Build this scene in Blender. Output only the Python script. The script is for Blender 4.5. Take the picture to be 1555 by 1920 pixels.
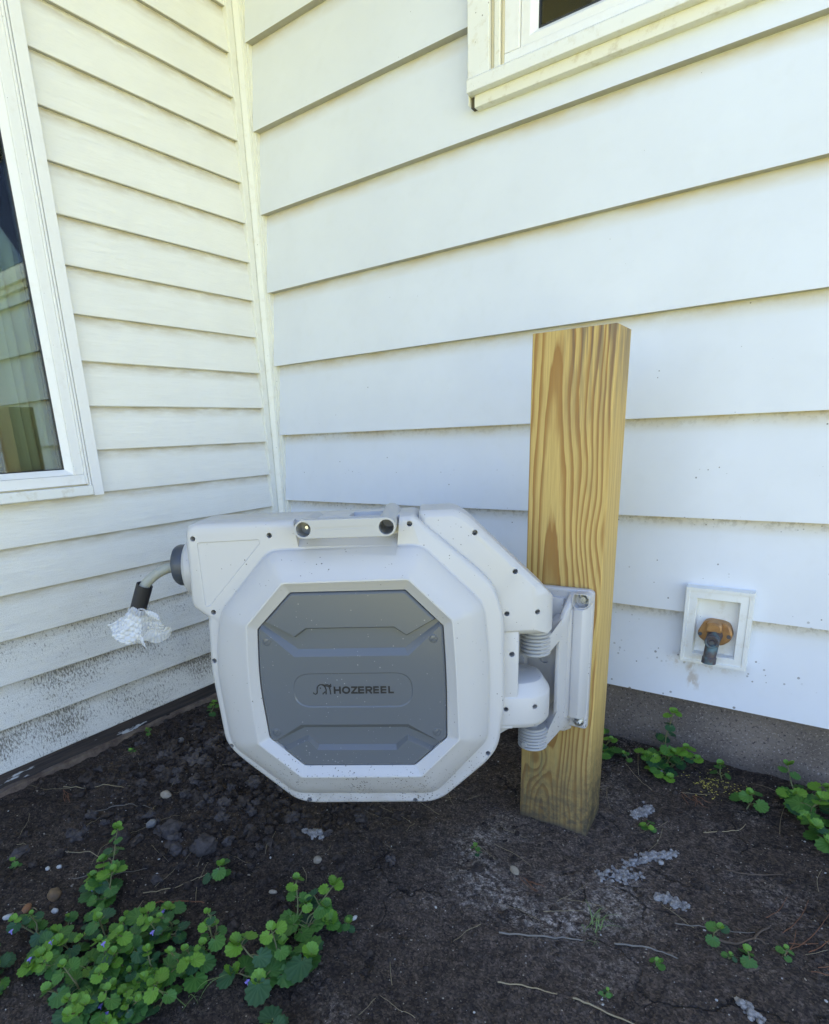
import bpy, bmesh, math, random
from mathutils import Vector, Matrix, noise
R = math.radians
random.seed(7)
S = bpy.context.scene
for o in list(bpy.data.objects): bpy.data.objects.remove(o)

# ------------------------------------------------------------------ camera, sky, sun, exposure
cd = bpy.data.cameras.new('camera'); cam = bpy.data.objects.new('camera', cd); S.collection.objects.link(cam)
cam.location = (1.4515, -1.3565, 0.7862)
cam.rotation_euler = (R(74.199), R(2.3041), R(35.9946))
cd.sensor_fit = 'VERTICAL'; cd.sensor_height = 24; cd.sensor_width = 24
cd.lens = 1098.06 / 1920 * 24
cd.shift_x = 43.37 / 1920; cd.shift_y = 163.84 / 1920
cd.clip_start = .02; cd.clip_end = 300
S.camera = cam

SUN_EL, SUN_AZ = 60, 291          # azimuth clockwise from +Y: the sun stands behind the house corner
W = bpy.data.worlds.new('World'); S.world = W; W.use_nodes = True
wn = W.node_tree.nodes; wl = W.node_tree.links; wn.clear()
sky = wn.new('ShaderNodeTexSky'); sky.sky_type = 'NISHITA'; sky.sun_disc = False
sky.sun_elevation = R(SUN_EL); sky.sun_rotation = R(SUN_AZ)
sky.air_density = 1.0; sky.dust_density = .5; sky.ozone_density = 2.6
bg = wn.new('ShaderNodeBackground'); bg.inputs[1].default_value = 0.10
wo = wn.new('ShaderNodeOutputWorld'); tint = wn.new('ShaderNodeMix'); tint.data_type = 'RGBA'; tint.blend_type = 'MULTIPLY'; tint.inputs[0].default_value = 1
tint.inputs[7].default_value = (1.03, .968, 1.02, 1)                   # slightly less green daylight
wl.new(sky.outputs[0], tint.inputs[6]); wl.new(tint.outputs[2], bg.inputs[0]); wl.new(bg.outputs[0], wo.inputs[0])
sd = bpy.data.lights.new('sun', 'SUN'); sd.energy = 5.0; sd.angle = R(.53); sd.color = (1, .95, .86)
so = bpy.data.objects.new('sun', sd); S.collection.objects.link(so)
az, el = R(SUN_AZ), R(SUN_EL)
sdir = Vector((math.sin(az) * math.cos(el), math.cos(az) * math.cos(el), math.sin(el)))
so.rotation_euler = sdir.to_track_quat('Z', 'Y').to_euler(); so.location = sdir * 8
S.view_settings.view_transform = 'Standard'; S.view_settings.look = 'None'
S.view_settings.exposure = 2.56; S.view_settings.gamma = 1

# ------------------------------------------------------------------ helpers
def link(o, parent=None):
    S.collection.objects.link(o)
    if parent: o.parent = parent
    return o
def tag(o, label=None, cat=None, group=None, kind=None):
    for k, v in (('label', label), ('category', cat), ('group', group), ('kind', kind)):
        if v: o[k] = v
    return o
def empty(name, loc, label, cat, group=None, rot=(0, 0, 0)):
    o = bpy.data.objects.new(name, None); o.location = loc; o.rotation_euler = rot; o.empty_display_size = .1
    link(o); return tag(o, label, cat, group)
def build(name, bm, mats, parent=None, loc=None, ang=32, bevel=0, off=None, smooth=True):
    bmesh.ops.recalc_face_normals(bm, faces=bm.faces)
    if off is not None: bmesh.ops.translate(bm, verts=bm.verts, vec=-Vector(off))
    me = bpy.data.meshes.new(name); bm.to_mesh(me); bm.free()
    for m in (mats if isinstance(mats, (list, tuple)) else [mats]): me.materials.append(m)
    if smooth:
        me.shade_smooth(); me.set_sharp_from_angle(angle=R(ang))
    o = bpy.data.objects.new(name, me)
    if loc is not None: o.location = loc
    elif off is not None: o.location = off
    link(o, parent)
    if bevel:
        b = o.modifiers.new('bevel', 'BEVEL'); b.width = bevel; b.segments = 2; b.limit_method = 'ANGLE'; b.angle_limit = R(35)
        b.harden_normals = False
    return o
def box(bm, x0, x1, y0, y1, z0, z1, mi=0):
    v = [bm.verts.new((x, y, z)) for x in (x0, x1) for y in (y0, y1) for z in (z0, z1)]
    for a in ((0, 1, 3, 2), (4, 6, 7, 5), (0, 4, 5, 1), (2, 3, 7, 6), (0, 2, 6, 4), (1, 5, 7, 3)):
        f = bm.faces.new([v[i] for i in a]); f.material_index = mi
def loft(bm, loops, cap0=True, cap1=True, mi=0, close=True):
    rows = [[bm.verts.new(p) for p in l] for l in loops]
    n = len(rows[0])
    for a, b in zip(rows, rows[1:]):
        for i in range(n if close else n - 1):
            j = (i + 1) % n
            f = bm.faces.new((a[i], a[j], b[j], b[i])); f.material_index = mi
    if cap0: bm.faces.new(rows[0]).material_index = mi
    if cap1: bm.faces.new(list(reversed(rows[-1]))).material_index = mi
    return rows
def rpoly(pts, r, seg=4):
    "round the corners of a 2D polygon; always seg+1 points per corner"
    out = []; n = len(pts)
    for i in range(n):
        p = Vector(pts[i][:2]); a = Vector(pts[i - 1][:2]); b = Vector(pts[(i + 1) % n][:2])
        rr = pts[i][2] if len(pts[i]) > 2 else r
        u = (a - p); v = (b - p); lu, lv = u.length, v.length; u.normalize(); v.normalize()
        t = min(rr, lu * .49, lv * .49)
        p0, p1 = p + u * t, p + v * t
        for k in range(seg + 1):
            s = k / seg
            out.append(p0 * (1 - s) ** 2 + p * 2 * s * (1 - s) + p1 * s * s)
    return out
def area(pts): return sum(pts[i - 1][0] * pts[i][1] - pts[i][0] * pts[i - 1][1] for i in range(len(pts))) / 2
def inset(pts, d):
    "miter offset inwards by d (raw corner polygon)"
    s = 1 if area(pts) > 0 else -1; n = len(pts); out = []
    for i in range(n):
        p = Vector(pts[i][:2]); a = Vector(pts[i - 1][:2]); b = Vector(pts[(i + 1) % n][:2])
        e0 = (p - a).normalized(); e1 = (b - p).normalized()
        n0 = Vector((-e0.y, e0.x)) * s; n1 = Vector((-e1.y, e1.x)) * s
        m = n0 + n1; k = max(.35, 1 + n0.dot(n1))
        q = p + m * (d / k)
        out.append((q.x, q.y) + tuple(pts[i][2:]))
    return out
def xz(pts, y): return [Vector((p[0], y, p[1])) for p in pts]
def prism(bm, pts, y0, y1, ch=.003, r=.004, seg=3, mi=0):
    i = inset(pts, ch)
    loft(bm, [xz(rpoly(i, r, seg), y0), xz(rpoly(pts, r, seg), y0 + ch), xz(rpoly(pts, r, seg), y1 - ch), xz(rpoly(i, r, seg), y1)], mi=mi)
def tube(bm, path, rad, seg=16, cap=True, mi=0):
    "swept tube; rad a number or a list"
    path = [Vector(p) for p in path]; n = len(path); rows = []
    up = Vector((0, 0, 1)); prev = None
    for i, p in enumerate(path):
        d = (path[min(i + 1, n - 1)] - path[max(i - 1, 0)]).normalized()
        if prev is None:
            a = d.cross(up)
            if a.length < .1: a = d.cross(Vector((1, 0, 0)))
            a.normalize()
        else:
            a = (prev - d * prev.dot(d)).normalized()
        prev = a; b = d.cross(a); r = rad[i] if isinstance(rad, (list, tuple)) else rad
        rows.append([p + (a * math.cos(t) + b * math.sin(t)) * r for t in [2 * math.pi * k / seg for k in range(seg)]])
    loft(bm, rows, cap, cap, mi)
def cyl(bm, c, axis, r, h, seg=20, r2=None, mi=0):
    c = Vector(c); axis = Vector(axis).normalized()
    tube(bm, [c, c + axis * h], [r, r if r2 is None else r2], seg, mi=mi)
def cut(o, bm_cut, op='DIFFERENCE'):
    bmesh.ops.recalc_face_normals(bm_cut, faces=bm_cut.faces)
    me = bpy.data.meshes.new('tmp'); bm_cut.to_mesh(me); bm_cut.free()
    c = bpy.data.objects.new('tmp', me); S.collection.objects.link(c); c.parent = o.parent; c.location = o.location
    m = o.modifiers.new('b', 'BOOLEAN'); m.object = c; m.operation = op; m.solver = 'EXACT'
    try: m.use_self = True
    except Exception: pass
    bpy.context.view_layer.update()
    dg = bpy.context.evaluated_depsgraph_get()
    nm = bpy.data.meshes.new_from_object(o.evaluated_get(dg))
    mats = [x for x in o.data.materials]
    o.modifiers.clear(); old = o.data; nm.name = o.name; o.data = nm
    bpy.data.objects.remove(c); bpy.data.meshes.remove(me)
    nm.shade_smooth(); nm.set_sharp_from_angle(angle=R(32))
def bevmod(o, w, seg=2, ang=30):
    b = o.modifiers.new('bevel', 'BEVEL'); b.width = w; b.segments = seg; b.limit_method = 'ANGLE'; b.angle_limit = R(ang)
def join_mesh(obs):
    "merge several solids into the first object's mesh"
    bm = bmesh.new()
    for o in obs: bm.from_mesh(o.data)
    me = obs[0].data; bm.to_mesh(me); bm.free()
    for o in obs[1:]: bpy.data.objects.remove(o)
    me.shade_smooth(); me.set_sharp_from_angle(angle=R(32))
    return obs[0]

# ------------------------------------------------------------------ materials
class Mat:
    def __init__(s, name, base=(.8, .8, .8), rough=.5, metal=0, spec=.5):
        s.m = bpy.data.materials.new(name); s.m.use_nodes = True
        s.t = s.m.node_tree; s.b = s.t.nodes['Principled BSDF']
        s.b.inputs['Base Color'].default_value = (*base, 1); s.b.inputs['Roughness'].default_value = rough
        s.b.inputs['Metallic'].default_value = metal; s.b.inputs['Specular IOR Level'].default_value = spec
        s.co = None
    def n(s, t, **k):
        nd = s.t.nodes.new('ShaderNode' + t)
        for a, v in k.items():
            if a.startswith('i_'): nd.inputs[a[2:].replace('_', ' ')].default_value = v
            else: setattr(nd, a, v)
        return nd
    def l(s, a, b): s.t.links.new(a, b)
    def obj(s):
        if not s.co: s.co = s.n('TexCoord')
        return s.co.outputs['Object']
    def world(s):
        return s.n('NewGeometry').outputs['Position']
    def mapped(s, src, scale=(1, 1, 1), loc=(0, 0, 0)):
        m = s.n('Mapping'); m.inputs['Scale'].default_value = scale; m.inputs['Location'].default_value = loc
        s.l(src, m.inputs['Vector']); return m.outputs[0]
    def noise(s, src, scale, detail=4, rough=.55, out='Fac', dist=0):
        n = s.n('TexNoise'); n.inputs['Scale'].default_value = scale; n.inputs['Detail'].default_value = detail
        n.inputs['Roughness'].default_value = rough; n.inputs['Distortion'].default_value = dist
        s.l(src, n.inputs['Vector']); return n.outputs[out]
    def voro(s, src, scale, feature='F1', out='Distance'):
        n = s.n('TexVoronoi', feature=feature); n.inputs['Scale'].default_value = scale; s.l(src, n.inputs['Vector']); return n.outputs[out]
    def ramp(s, src, stops, interp='LINEAR'):
        r = s.n('ValToRGB'); e = r.color_ramp; e.interpolation = interp
        while len(e.elements) < len(stops): e.elements.new(.5)
        for el_, (p, c) in zip(e.elements, stops):
            el_.position = p; el_.color = (c, c, c, 1) if isinstance(c, (int, float)) else (*c, 1)
        s.l(src, r.inputs[0]); return r.outputs[0]
    def math(s, op, a, b=None, c=None, clamp=False):
        m = s.n('Math', operation=op, use_clamp=clamp)
        for i, v in enumerate((a, b, c)):
            if v is None: continue
            if isinstance(v, (int, float)): m.inputs[i].default_value = v
            else: s.l(v, m.inputs[i])
        return m.outputs[0]
    def mix(s, f, a, b, mode='MIX'):
        m = s.n('Mix', data_type='RGBA', blend_type=mode)
        for i, v in ((0, f), (6, a), (7, b)):
            if isinstance(v, (int, float)): m.inputs[i].default_value = v
            elif isinstance(v, tuple): m.inputs[i].default_value = (*v, 1)
            else: s.l(v, m.inputs[i])
        return m.outputs[2]
    def sep(s, src):
        n = s.n('SeparateXYZ'); s.l(src, n.inputs[0]); return n.outputs
    def mapr(s, v, a, b, c=0, d=1):
        n = s.n('MapRange'); n.clamp = True
        for i, x in enumerate((v, a, b, c, d)):
            if isinstance(x, (int, float)): n.inputs[i].default_value = x
            else: s.l(x, n.inputs[i])
        return n.outputs[0]
    def color(s, c): s.l(c, s.b.inputs['Base Color'])
    def rough(s, c): s.l(c, s.b.inputs['Roughness'])
    def bump(s, h, strength=.3, dist=.001, prev=None):
        b = s.n('Bump'); b.inputs['Strength'].default_value = strength; b.inputs['Distance'].default_value = dist
        s.l(h, b.inputs['Height'])
        if prev is not None: s.l(prev, b.inputs['Normal'])
        s.l(b.outputs[0], s.b.inputs['Normal']); return b.outputs[0]

def siding_mat(name, left):
    M = Mat(name, rough=.42); P = M.world(); x, y, z = M.sep(P)
    n1 = M.noise(P, 3.0, 5)
    base = (.86, .855, .80) if left else (.715, .745, .79)  # left lighter, right darker and bluer: wall lighting balance put into the colour
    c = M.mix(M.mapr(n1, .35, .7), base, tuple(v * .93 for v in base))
    # tan grime streaks just under each lap, from the course height
    if left: hs, z0 = .1016, 1.69101
    else: hs, z0 = .20458, 1.81852
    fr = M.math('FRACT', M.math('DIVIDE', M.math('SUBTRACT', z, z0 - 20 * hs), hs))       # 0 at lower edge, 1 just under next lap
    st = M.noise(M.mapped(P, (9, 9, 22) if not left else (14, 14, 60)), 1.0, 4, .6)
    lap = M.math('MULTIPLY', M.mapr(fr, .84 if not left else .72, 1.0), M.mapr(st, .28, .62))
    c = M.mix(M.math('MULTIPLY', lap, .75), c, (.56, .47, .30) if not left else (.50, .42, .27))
    if left:
        h = M.mapr(z, .72, .10)                                   # mildew gathers towards the soil
        pat = M.noise(M.mapped(P, (1, 2.2, 3.2)), 1.4, 3)
        dens = M.math('MULTIPLY', h, M.mapr(pat, .30, .60, .35, 1))
        lowlap = M.mapr(fr, .15, 1.0)
        dens = M.math('MULTIPLY', dens, M.math('ADD', .62, M.math('MULTIPLY', lowlap, .50)))
        sp = M.noise(M.mapped(P, (1, 230, 95)), 1.0, 3, .62)
        sp2 = M.noise(M.mapped(P, (1, 420, 170)), 1.0, 2, .6)
        s_ = M.math('ADD', M.math('MULTIPLY', sp, .65), M.math('MULTIPLY', sp2, .35))
        thr = M.math('SUBTRACT', .74, M.math('MULTIPLY', dens, .352))
        k = M.mapr(M.math('SUBTRACT', s_, thr), -.01, .08)
        c = M.mix(M.math('MULTIPLY', k, M.math('ADD', .45, M.math('MULTIPLY', dens, .55)), None, True), c, (.050, .043, .032))
        fine = M.mapr(M.noise(M.mapped(P, (1, 620, 330)), 1.0, 3, .7), .44, .60)
        c = M.mix(M.math('MULTIPLY', fine, M.math('MULTIPLY', dens, .75)), c, (.30, .27, .21))
        haze_ = M.math('MULTIPLY', dens, .16)
        c = M.mix(haze_, c, (.36, .34, .28))
        g = M.noise(M.mapped(P, (1, 7, 240)), 1.0, 6, .68, dist=.35)
        gl = M.math('ABSOLUTE', M.math('SUBTRACT', g, .5))
        g2 = M.mapr(gl, 0, .035, 0, 1)
        c = M.mix(M.math('MULTIPLY', M.math('SUBTRACT', 1.0, g2), M.math('ADD', .05, M.math('MULTIPLY', dens, .30))), c, (.30, .28, .22))
        M.bump(M.math('ADD', g2, M.math('MULTIPLY', g, .6)), .40, .0008)
    else:
        sm = M.noise(P, 26, 5, .6)
        c = M.mix(M.math('MULTIPLY', M.mapr(sm, .52, .8), .12), c, (.55, .56, .52))
        vo = M.voro(P, 34, 'F1'); rv = M.sep(M.voro(P, 34, 'F1', 'Color'))
        rad = M.math('MULTIPLY', M.mapr(rv[0], .62, 1.0), M.mapr(z, 1.2, .2, .03, .115))
        dot = M.math('MULTIPLY', M.math('LESS_THAN', vo, rad), .75)
        c = M.mix(dot, c, (.10, .095, .085))
        vo2 = M.voro(P, 95, 'F1'); rv2 = M.sep(M.voro(P, 95, 'F1', 'Color'))
        rad2 = M.math('MULTIPLY', M.mapr(rv2[1], M.mapr(z, .9, .2, .8, .45), 1.0), M.mapr(z, .90, .15, .05, .33))
        cl = M.mapr(M.noise(P, 9, 2), .45, .62)
        c = M.mix(M.math('MULTIPLY', M.math('LESS_THAN', vo2, rad2), M.math('MULTIPLY', cl, .8)), c, (.12, .11, .09))
        # mildew dust clinging under the lower laps
        sp = M.noise(P, 120, 3, .6)
        lo = M.math('MULTIPLY', M.mapr(fr, .88, 1.0), M.mapr(z, 1.1, .45))
        c = M.mix(M.math('MULTIPLY', M.mapr(sp, .5, .62), M.math('MULTIPLY', lo, .55)), c, (.18, .16, .12))
        # dried mud scuff under the tap
        dx = M.math('ABSOLUTE', M.math('SUBTRACT', x, M.math('ADD', 1.268, M.math('MULTIPLY', M.math('SUBTRACT', M.noise(P, 22, 3), .5), .05))))
        band = M.math('MULTIPLY', M.mapr(dx, .018, .006), M.math('MULTIPLY', M.mapr(z, .205, .225), M.mapr(z, .285, .262)))
        br = M.mapr(M.noise(M.mapped(P, (90, 1, 40)), 1.0, 4), .42, .56)
        c = M.mix(M.math('MULTIPLY', M.math('MULTIPLY', band, br), .65), c, (.42, .34, .25))
        dz = M.math('ABSOLUTE', M.math('SUBTRACT', z, .272))
        b2 = M.math('MULTIPLY', M.mapr(dz, .022, .004), M.math('MULTIPLY', M.mapr(x, 1.205, 1.235), M.mapr(x, 1.37, 1.30)))
        b2 = M.math('MULTIPLY', b2, M.mapr(M.noise(P, 75, 4, .65), .48, .60))
        c = M.mix(M.math('MULTIPLY', b2, .6), c, (.40, .33, .25))
        M.bump(M.noise(P, 260, 4, .6), .10, .0006)
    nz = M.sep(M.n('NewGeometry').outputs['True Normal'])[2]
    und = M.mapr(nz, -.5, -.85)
    c = M.mix(M.math('MULTIPLY', und, .85), c, M.mix(M.noise(P, 60, 4), (.40, .38, .28), (.28, .26, .19)))  # lap shade and grime painted onto the down-facing board edges
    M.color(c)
    M.rough(M.mapr(n1, .2, .8, .34, .55))
    return M.m
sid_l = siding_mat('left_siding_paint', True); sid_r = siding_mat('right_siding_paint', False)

def trim_mat(name, base=(.78, .785, .75), grime=.5):
    M = Mat(name, rough=.4); P = M.world()
    c = M.mix(M.math('MULTIPLY', M.mapr(M.noise(P, 40, 5, .65), .54, .75), grime), base, (.50, .44, .30))
    v = M.voro(P, 70); rv = M.sep(M.voro(P, 70, 'F1', 'Color'))
    d = M.math('LESS_THAN', v, M.math('MULTIPLY', M.mapr(rv[0], .75, 1.0), .12))
    M.color(M.mix(M.math('MULTIPLY', d, .7), c, (.12, .11, .09)))
    M.bump(M.noise(P, 200, 3), .06, .0005)
    return M.m
trim = trim_mat('white_trim'); trim_dirty = trim_mat('stained_trim', (.76, .75, .66), .8)
vinyl = trim_mat('window_vinyl', (.80, .80, .79), .15)
caulk = trim_mat('old_caulk', (.55, .49, .33), .9)
corner_m = trim_mat('corner_trim_paint', (.77, .77, .70), .3)
spig_trim = trim_mat('mounting_block_plastic', (.75, .76, .73), .45)

M = Mat('grime_gap', (.10, .085, .06), .9); gapm = M.m
M = Mat('window_glass'); M.t.nodes.remove(M.b)
out = [n for n in M.t.nodes if n.type == 'OUTPUT_MATERIAL'][0]
tr = M.n('BsdfTransparent'); tr.inputs[0].default_value = (.80, .88, .83, 1)
gl = M.n('BsdfGlossy'); gl.inputs['Roughness'].default_value = .01
fr = M.n('Fresnel'); fr.inputs[0].default_value = 2.1
mx = M.n('MixShader'); M.l(fr.outputs[0], mx.inputs[0]); M.l(tr.outputs[0], mx.inputs[1]); M.l(gl.outputs[0], mx.inputs[2]); M.l(mx.outputs[0], out.inputs[0])
glass = M.m
M = Mat('blind_vinyl', (.70, .72, .66), .5); P = M.obj(); M.color(M.mix(M.noise(P, 4), (.82, .85, .76), (.74, .77, .68))); blindm = M.m
M = Mat('room_paint', (.30, .27, .21), .9); P = M.obj(); M.color(M.mix(M.noise(P, 2), (.32, .29, .23), (.22, .2, .16))); roomm = M.m
M = Mat('dark_gasket', (.02, .022, .025), .5); gasket = M.m
M = Mat('furniture_wood', (.16, .10, .05), .5); P = M.obj(); M.color(M.mix(M.noise(M.mapped(P, (2, 20, 2)), 3), (.17, .11, .055), (.10, .065, .035))); furn = M.m

# concrete foundation
M = Mat('concrete', rough=.9); P = M.world(); x, y, z = M.sep(P)
c = M.mix(M.mapr(M.noise(P, 9, 6, .65), .3, .7), (.20, .168, .142), (.10, .082, .070))
c = M.mix(M.mapr(M.noise(P, 190, 4, .75), .56, .66), c, (.34, .30, .27))
c = M.mix(M.mapr(M.noise(P, 160, 4, .75), .44, .36), c, (.05, .042, .038))
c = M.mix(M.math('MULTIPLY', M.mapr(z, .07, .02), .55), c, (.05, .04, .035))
M.color(c); M.bump(M.math('ADD', M.noise(P, 140, 6, .7), M.math('MULTIPLY', M.noise(P, 18, 4), 1.2)), .7, .003); concrete = M.m
M = Mat('left_ledge_concrete', rough=.9); P = M.world()
c = M.mix(M.mapr(M.noise(P, 22, 6, .7), .35, .65), (.24, .18, .13), (.09, .06, .045))
M.color(c); M.bump(M.noise(P, 90, 6, .7), .8, .003); ledge_m = M.m
M = Mat('weathered_board', rough=.85); P = M.world()
c = M.mix(M.mapr(M.noise(M.mapped(P, (30, 5, 120)), 1.0, 5, .7), .4, .62), (.055, .042, .035), (.022, .018, .016))
pt = M.mapr(M.noise(M.mapped(P, (4, 7, 30)), 1.5, 4, .6), .60, .64)
c = M.mix(M.math('MULTIPLY', pt, .8), c, (.55, .56, .55)); M.color(c)
M.bump(M.noise(M.mapped(P, (30, 8, 160)), 1.0, 5, .7), .6, .002); rotboard = M.m
M = Mat('soffit_paint', (.62, .60, .50), .7); P = M.world(); M.color(M.mix(M.noise(P, 2), (.64, .62, .52), (.56, .54, .45))); soffit = M.m
M = Mat('roof_shingle', (.08, .075, .07), .9); P = M.world(); M.color(M.mix(M.noise(P, 30), (.09, .085, .08), (.05, .05, .045))); shingle = M.m

# reel plastics
def plastic(name, base, rough, spk=0, dark=(.07, .06, .05), bump=.05, z_hi=.3):
    M = Mat(name, rough=rough); P = M.world(); x, y, z = M.sep(P)
    n = M.noise(P, 5, 4)
    c = M.mix(M.mapr(n, .3, .7), base, tuple(v * .95 for v in base))
    if spk:
        v = M.voro(P, 300); rv = M.sep(M.voro(P, 300, 'F1', 'Color'))
        low = M.mapr(z, z_hi, .18, .03, 1)
        cl = M.mapr(M.noise(P, 14, 3), .35, .65)
        thr = M.math('MULTIPLY', M.mapr(rv[0], M.math('SUBTRACT', .97, M.math('MULTIPLY', low, .85)), 1.0), M.math('ADD', .34, M.math('MULTIPLY', low, .16)))
        k = M.math('LESS_THAN', v, M.math('MULTIPLY', thr, M.math('ADD', .4, M.math('MULTIPLY', cl, .8))))
        c = M.mix(M.math('MULTIPLY', k, spk), c, dark)
        if spk > .5: du = M.math('MULTIPLY', M.mapr(z, .26, .16), M.mapr(M.noise(P, 40, 5, .7), .42, .66))
        if spk > .5: c = M.mix(M.math('MULTIPLY', du, .35), c, (.30, .26, .21))
    M.color(c); M.rough(M.mapr(M.noise(P, 30, 4), .2, .8, rough - (.06 if spk > .5 else .015), rough + (.1 if spk > .5 else .02)))
    M.bump(M.noise(P, 1400, 2), bump, .0003)
    return M.m
shellm = plastic('light_grey_plastic', (.50, .495, .495), .38, .85)
coverm = plastic('slate_grey_plastic', (.118, .128, .142), .23, .35, (.4, .4, .4))
ribm = plastic('ribbed_grey_plastic', (.36, .365, .37), .38)
darkm = plastic('dark_grey_plastic', (.055, .065, .085), .4)
M = Mat('black_ink', (.008, .009, .013), .45); ink = M.m
M = Mat('black_rubber', (.018, .018, .022), .5); P = M.obj(); M.bump(M.noise(P, 300, 3), .1, .0004); rubber = M.m
M = Mat('hose_vinyl', (.36, .37, .33), .45); P = M.obj(); M.color(M.mix(M.noise(P, 60), (.40, .41, .36), (.30, .31, .28))); hosem = M.m
M = Mat('zinc_steel', (.62, .63, .62), .28, 1.0); P = M.obj(); M.rough(M.mapr(M.noise(P, 300, 3), .3, .7, .2, .5)); zinc = M.m
M = Mat('weathered_brass', rough=.45, metal=.6); P = M.obj()
M.color(M.mix(M.mapr(M.noise(P, 60, 4), .4, .7), (.42, .24, .10), (.30, .16, .07))); M.bump(M.noise(P, 260, 4), .2, .0008); brass = M.m
M = Mat('oxidised_copper', rough=.55, metal=.35); P = M.obj()
c = M.mix(M.mapr(M.noise(P, 55, 5, .6), .45, .62), (.10, .085, .09), (.10, .17, .20))
M.color(c); M.bump(M.noise(P, 220, 4), .3, .001); patina = M.m
M = Mat('bubble_wrap_film', (.85, .87, .9), .18)
M.b.inputs['Alpha'].default_value = .46
try: M.b.inputs['Transmission Weight'].default_value = 0
except Exception: pass
wrapm = M.m

# pine post: solid growth rings round a pith that drifts behind the face
M = Mat('pressure_treated_pine', rough=.62); O_ = M.obj(); P = O_
wob = M.n('TexNoise'); wob.inputs['Scale'].default_value = 1.0; wob.inputs['Detail'].default_value = 2
M.l(M.mapped(P, (16, 16, 3.2)), wob.inputs['Vector'])
x, y, z = M.sep(P)
wx = M.math('MULTIPLY', M.math('SUBTRACT', wob.outputs['Fac'], .5), .038)
wob2 = M.noise(M.mapped(P, (70, 70, 9), (3, 1, 5)), 1.0, 3, .5)
w2 = M.math('MULTIPLY', M.math('SUBTRACT', wob2, .5), .0045)
px = M.math('ADD', M.math('SUBTRACT', x, .047), wx)
py = M.math('ADD', M.math('ADD', y, .012), M.math('MULTIPLY', z, .030))
# knot swirl: rings bulge round a knot low on the face and another behind the bracket
def knot(cx, cz, amp, s):
    ax = M.math('SUBTRACT', x, cx); az_ = M.math('MULTIPLY', M.math('SUBTRACT', z, cz), .45)
    d2 = M.math('ADD', M.math('MULTIPLY', ax, ax), M.math('MULTIPLY', az_, az_))
    return M.math('MULTIPLY', M.math('EXPONENT', M.math('MULTIPLY', d2, -1 / (s * s))), amp)
kn = M.math('ADD', knot(.036, .145, .034, .024), knot(.115, .60, .010, .03))
r = M.math('SQRT', M.math('ADD', M.math('MULTIPLY', px, px), M.math('MULTIPLY', py, py)))
r = M.math('ADD', M.math('ADD', r, w2), kn)
ring = M.math('FRACT', M.math('MULTIPLY', M.math('POWER', r, .92), 96))
late = M.ramp(ring, [(0, 0), (.40, .05), (.66, .80), (.90, 1), (1, 0)])
late = M.math('MULTIPLY', late, M.mapr(x, .1365, .1395, 1, .30))
fib = M.noise(M.mapped(P, (420, 420, 9)), 1.0, 4, .6)
early = M.mix(M.noise(M.mapped(P, (30, 30, 4)), 1.0, 4), (.63, .46, .160), (.53, .375, .12))
latec = M.mix(M.noise(M.mapped(P, (40, 40, 5)), 1.0, 3), (.36, .185, .042), (.27, .13, .030))
c = M.mix(late, early, latec)
c = M.mix(M.math('MULTIPLY', M.mapr(fib, .40, .70), .42), c, (.24, .14, .05))
wet = M.math('MULTIPLY', M.mapr(M.math('ADD', z, M.math('MULTIPLY', M.noise(P, 18, 4), .12)), .36, .08), .66)
c = M.mix(wet, c, (.115, .085, .04))
mud = M.math('MAXIMUM', M.math('MULTIPLY', M.mapr(z, .17, .01), M.mapr(M.noise(P, 60, 6, .7), .42, .58)), M.mapr(M.math('ADD', z, M.math('MULTIPLY', M.noise(P, 30, 5, .7), .03)), .030, .016))
c = M.mix(M.math('MULTIPLY', mud, .75), c, (.06, .055, .045))
sidemud = M.math('MULTIPLY', M.mapr(x, .125, .139), M.math('MULTIPLY', M.mapr(z, .22, .03), M.mapr(M.noise(P, 75, 5, .7), .42, .56)))
c = M.mix(M.math('MULTIPLY', sidemud, .8), c, (.035, .035, .025))
gs = M.mapr(M.noise(M.mapped(P, (50, 50, 5), (0, 0, 2)), 1.0, 3), .60, .68)
c = M.mix(M.math('MULTIPLY', gs, M.mapr(z, .3, .1, .12, .5)), c, (.16, .19, .10))
stv = M.math('MULTIPLY', M.mapr(z, .74, .94), M.math('MULTIPLY', M.mapr(M.noise(M.mapped(P, (130, 60, 7)), 1.0, 3), .42, .56), M.mapr(x, .052, .066)))
c = M.mix(M.math('MULTIPLY', stv, .62), c, (.075, .062, .065))
M.color(c)
M.bump(M.math('ADD', M.math('MULTIPLY', late, .5), fib), .25, .0009); pine = M.m

# soil
M = Mat('garden_soil', rough=.95, spec=.25); P = M.world(); x, y, z = M.sep(P)
n1 = M.noise(P, 5.5, 5, .6); n2 = M.noise(P, 60, 6, .7); n3 = M.noise(P, 260, 4, .7)
c = M.mix(M.mapr(n2, .32, .68), (.019, .0138, .0108), (.058, .0435, .034))
c = M.mix(M.math('MULTIPLY', M.mapr(n1, .45, .68), .55), c, (.092, .070, .054))
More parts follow.
